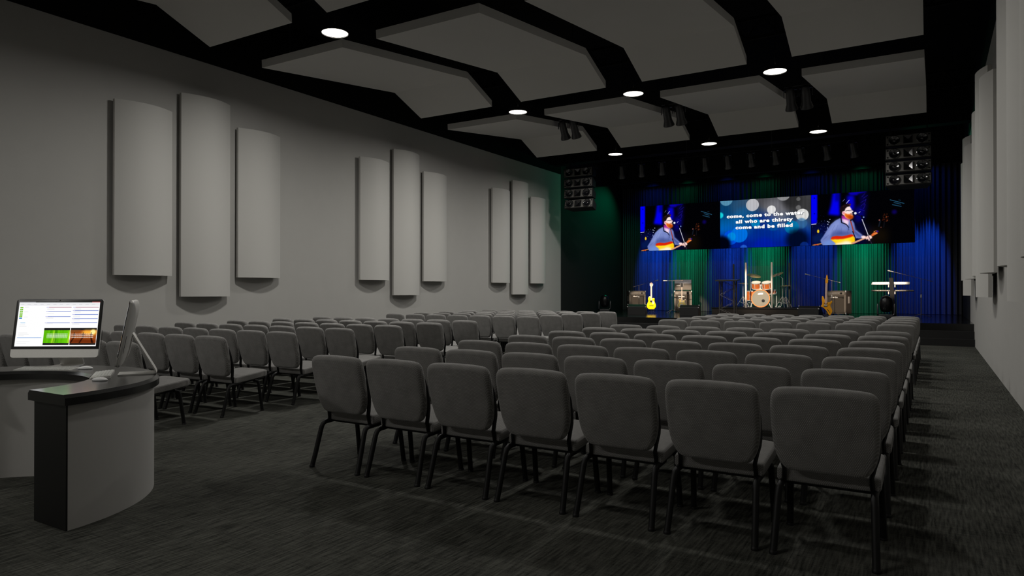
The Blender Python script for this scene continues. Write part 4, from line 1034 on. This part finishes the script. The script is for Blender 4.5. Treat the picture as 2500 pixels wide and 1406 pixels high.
# moving head lights
def mover(label, x, y, rz):
    t = thing('moving_head_light', label, 'stage light', (x, y, Z0), rz, 'black moving-head lights on the stage floor')
    MB().box((-.2, -.17, 0), (.2, .17, .12)).build('base', M_['fixture'], t, bevel=.015)
    for sx in (-1, 1): MB().pad(smooth_closed([(-.07, .12), (.07, .12), (.06, .40), (.0, .46), (-.06, .40)], 2), .04, .01, lambda a, z, d: (sx*.235+d, a, z), 2).build('yoke_arm', M_['fixture'], t, smooth=40)
    MB().lathe([(0, -.25), (.10, -.245), (.155, -.2), (.185, -.09), (.19, .05), (.165, .17), (.11, .25), (0, .28)], (0, 0, .44), n=28, M=Matrix.Rotation(.15, 4, 'X')).build('head', M_['moverhead'] if 'moverhead' in M_ else M_.setdefault('moverhead', mat('gloss_black_shell', (.005, .005, .006), .3)), t, smooth=60)
    MB().box((.2, -.02, .1), (.21, .02, .14)).build('connector', M_['cream2'], t)
mover('black moving-head light on the floor beside the dark stage side wall', -11.75, 26.7, .35)
mover('black moving-head light on the floor before the keyboards', -1.28, 24.9, 0)

# ------------------------------------------------------------------ lights
def spotlamp(loc, aim, W, col, ang, blend=1., rad=.05):
    L = bpy.data.lights.new('spot_lamp', 'SPOT'); L.energy = W; L.color = col; L.spot_size = math.radians(ang); L.spot_blend = blend; L.shadow_soft_size = rad
    o = bpy.data.objects.new('spot_lamp', L); COL.objects.link(o); o.location = loc
    o.rotation_euler = (Vector(aim)-Vector(loc)).to_track_quat('-Z', 'Y').to_euler(); return o
BL = (.006, .085, 1.); GR = (.0, 1., .45)
for x, c, wv in ((-10.5, BL, 1.), (-8.95, GR, .5), (-7.3, BL, .9), (-5.8, GR, .45), (-4.05, BL, .9), (-2.3, GR, .5), (-.45, BL, 1.)):
    for dx in (-.31, .31): spotlamp((x+dx, 28.5, 6.12), (x+dx*1.1, 29.62, 2.6), 5600*wv, c, 22.5, 1., .05)
    spotlamp((x, 28.75, 6.05), (x, 29.6, 5.2), 20*wv, c, 130, 1., .05)
spotlamp((-10.9, 28.5, 6.1), (-12.2, 27.0, 2.6), 160, GR, 130, 1., .05)
for x, g in ((-10.2, -1), (-1.1, 1)):
    spotlamp((x, 25.6, 6.0), (-12.2 if g < 0 else .9, 22.6, 4.9), 25, GR, 70, .6, .05)
WM = (1., .80, .62)
for sx, aim, W, ang in ((-8.72, (-9.2, 25.2, 1.2), 9000, 6.5), (-8.38, (-8.75, 27.9, 1.3), 9000, 6), (-5.77, (-5.62, 27.2, 1.35), 13000, 8), (-5.43, (-5.5, 26.9, 1.5), 1500, 14),
                        (-8.3, (-10.75, 28.2, 1.0), 6500, 4.5), (-2.6, (-2.85, 27.5, .98), 4200, 5.6), (-2.82, (-2.75, 24.4, 1.3), 2600, 8), (-2.48, (-1.2, 25.6, 1.6), 8000, 7)):
    spotlamp((sx, 17.32, 5.56), aim, W, WM, ang, .6, .04)

# ------------------------------------------------------------------ world / view
w = bpy.data.worlds.new('world'); SC.world = w; w.use_nodes = True
w.node_tree.nodes['Background'].inputs[0].default_value = (.0, .0, .0, 1)
vs = SC.view_settings; vs.view_transform = 'Standard'; vs.look = 'None'; vs.exposure = 0.; vs.gamma = 1.; vs.use_curve_mapping = False
SC.cycles.use_denoising = True
SC.cycles.use_light_tree = True
SC.cycles.max_bounces = 8; SC.cycles.diffuse_bounces = 5; SC.cycles.glossy_bounces = 4
SC.cycles.sample_clamp_indirect = 4.
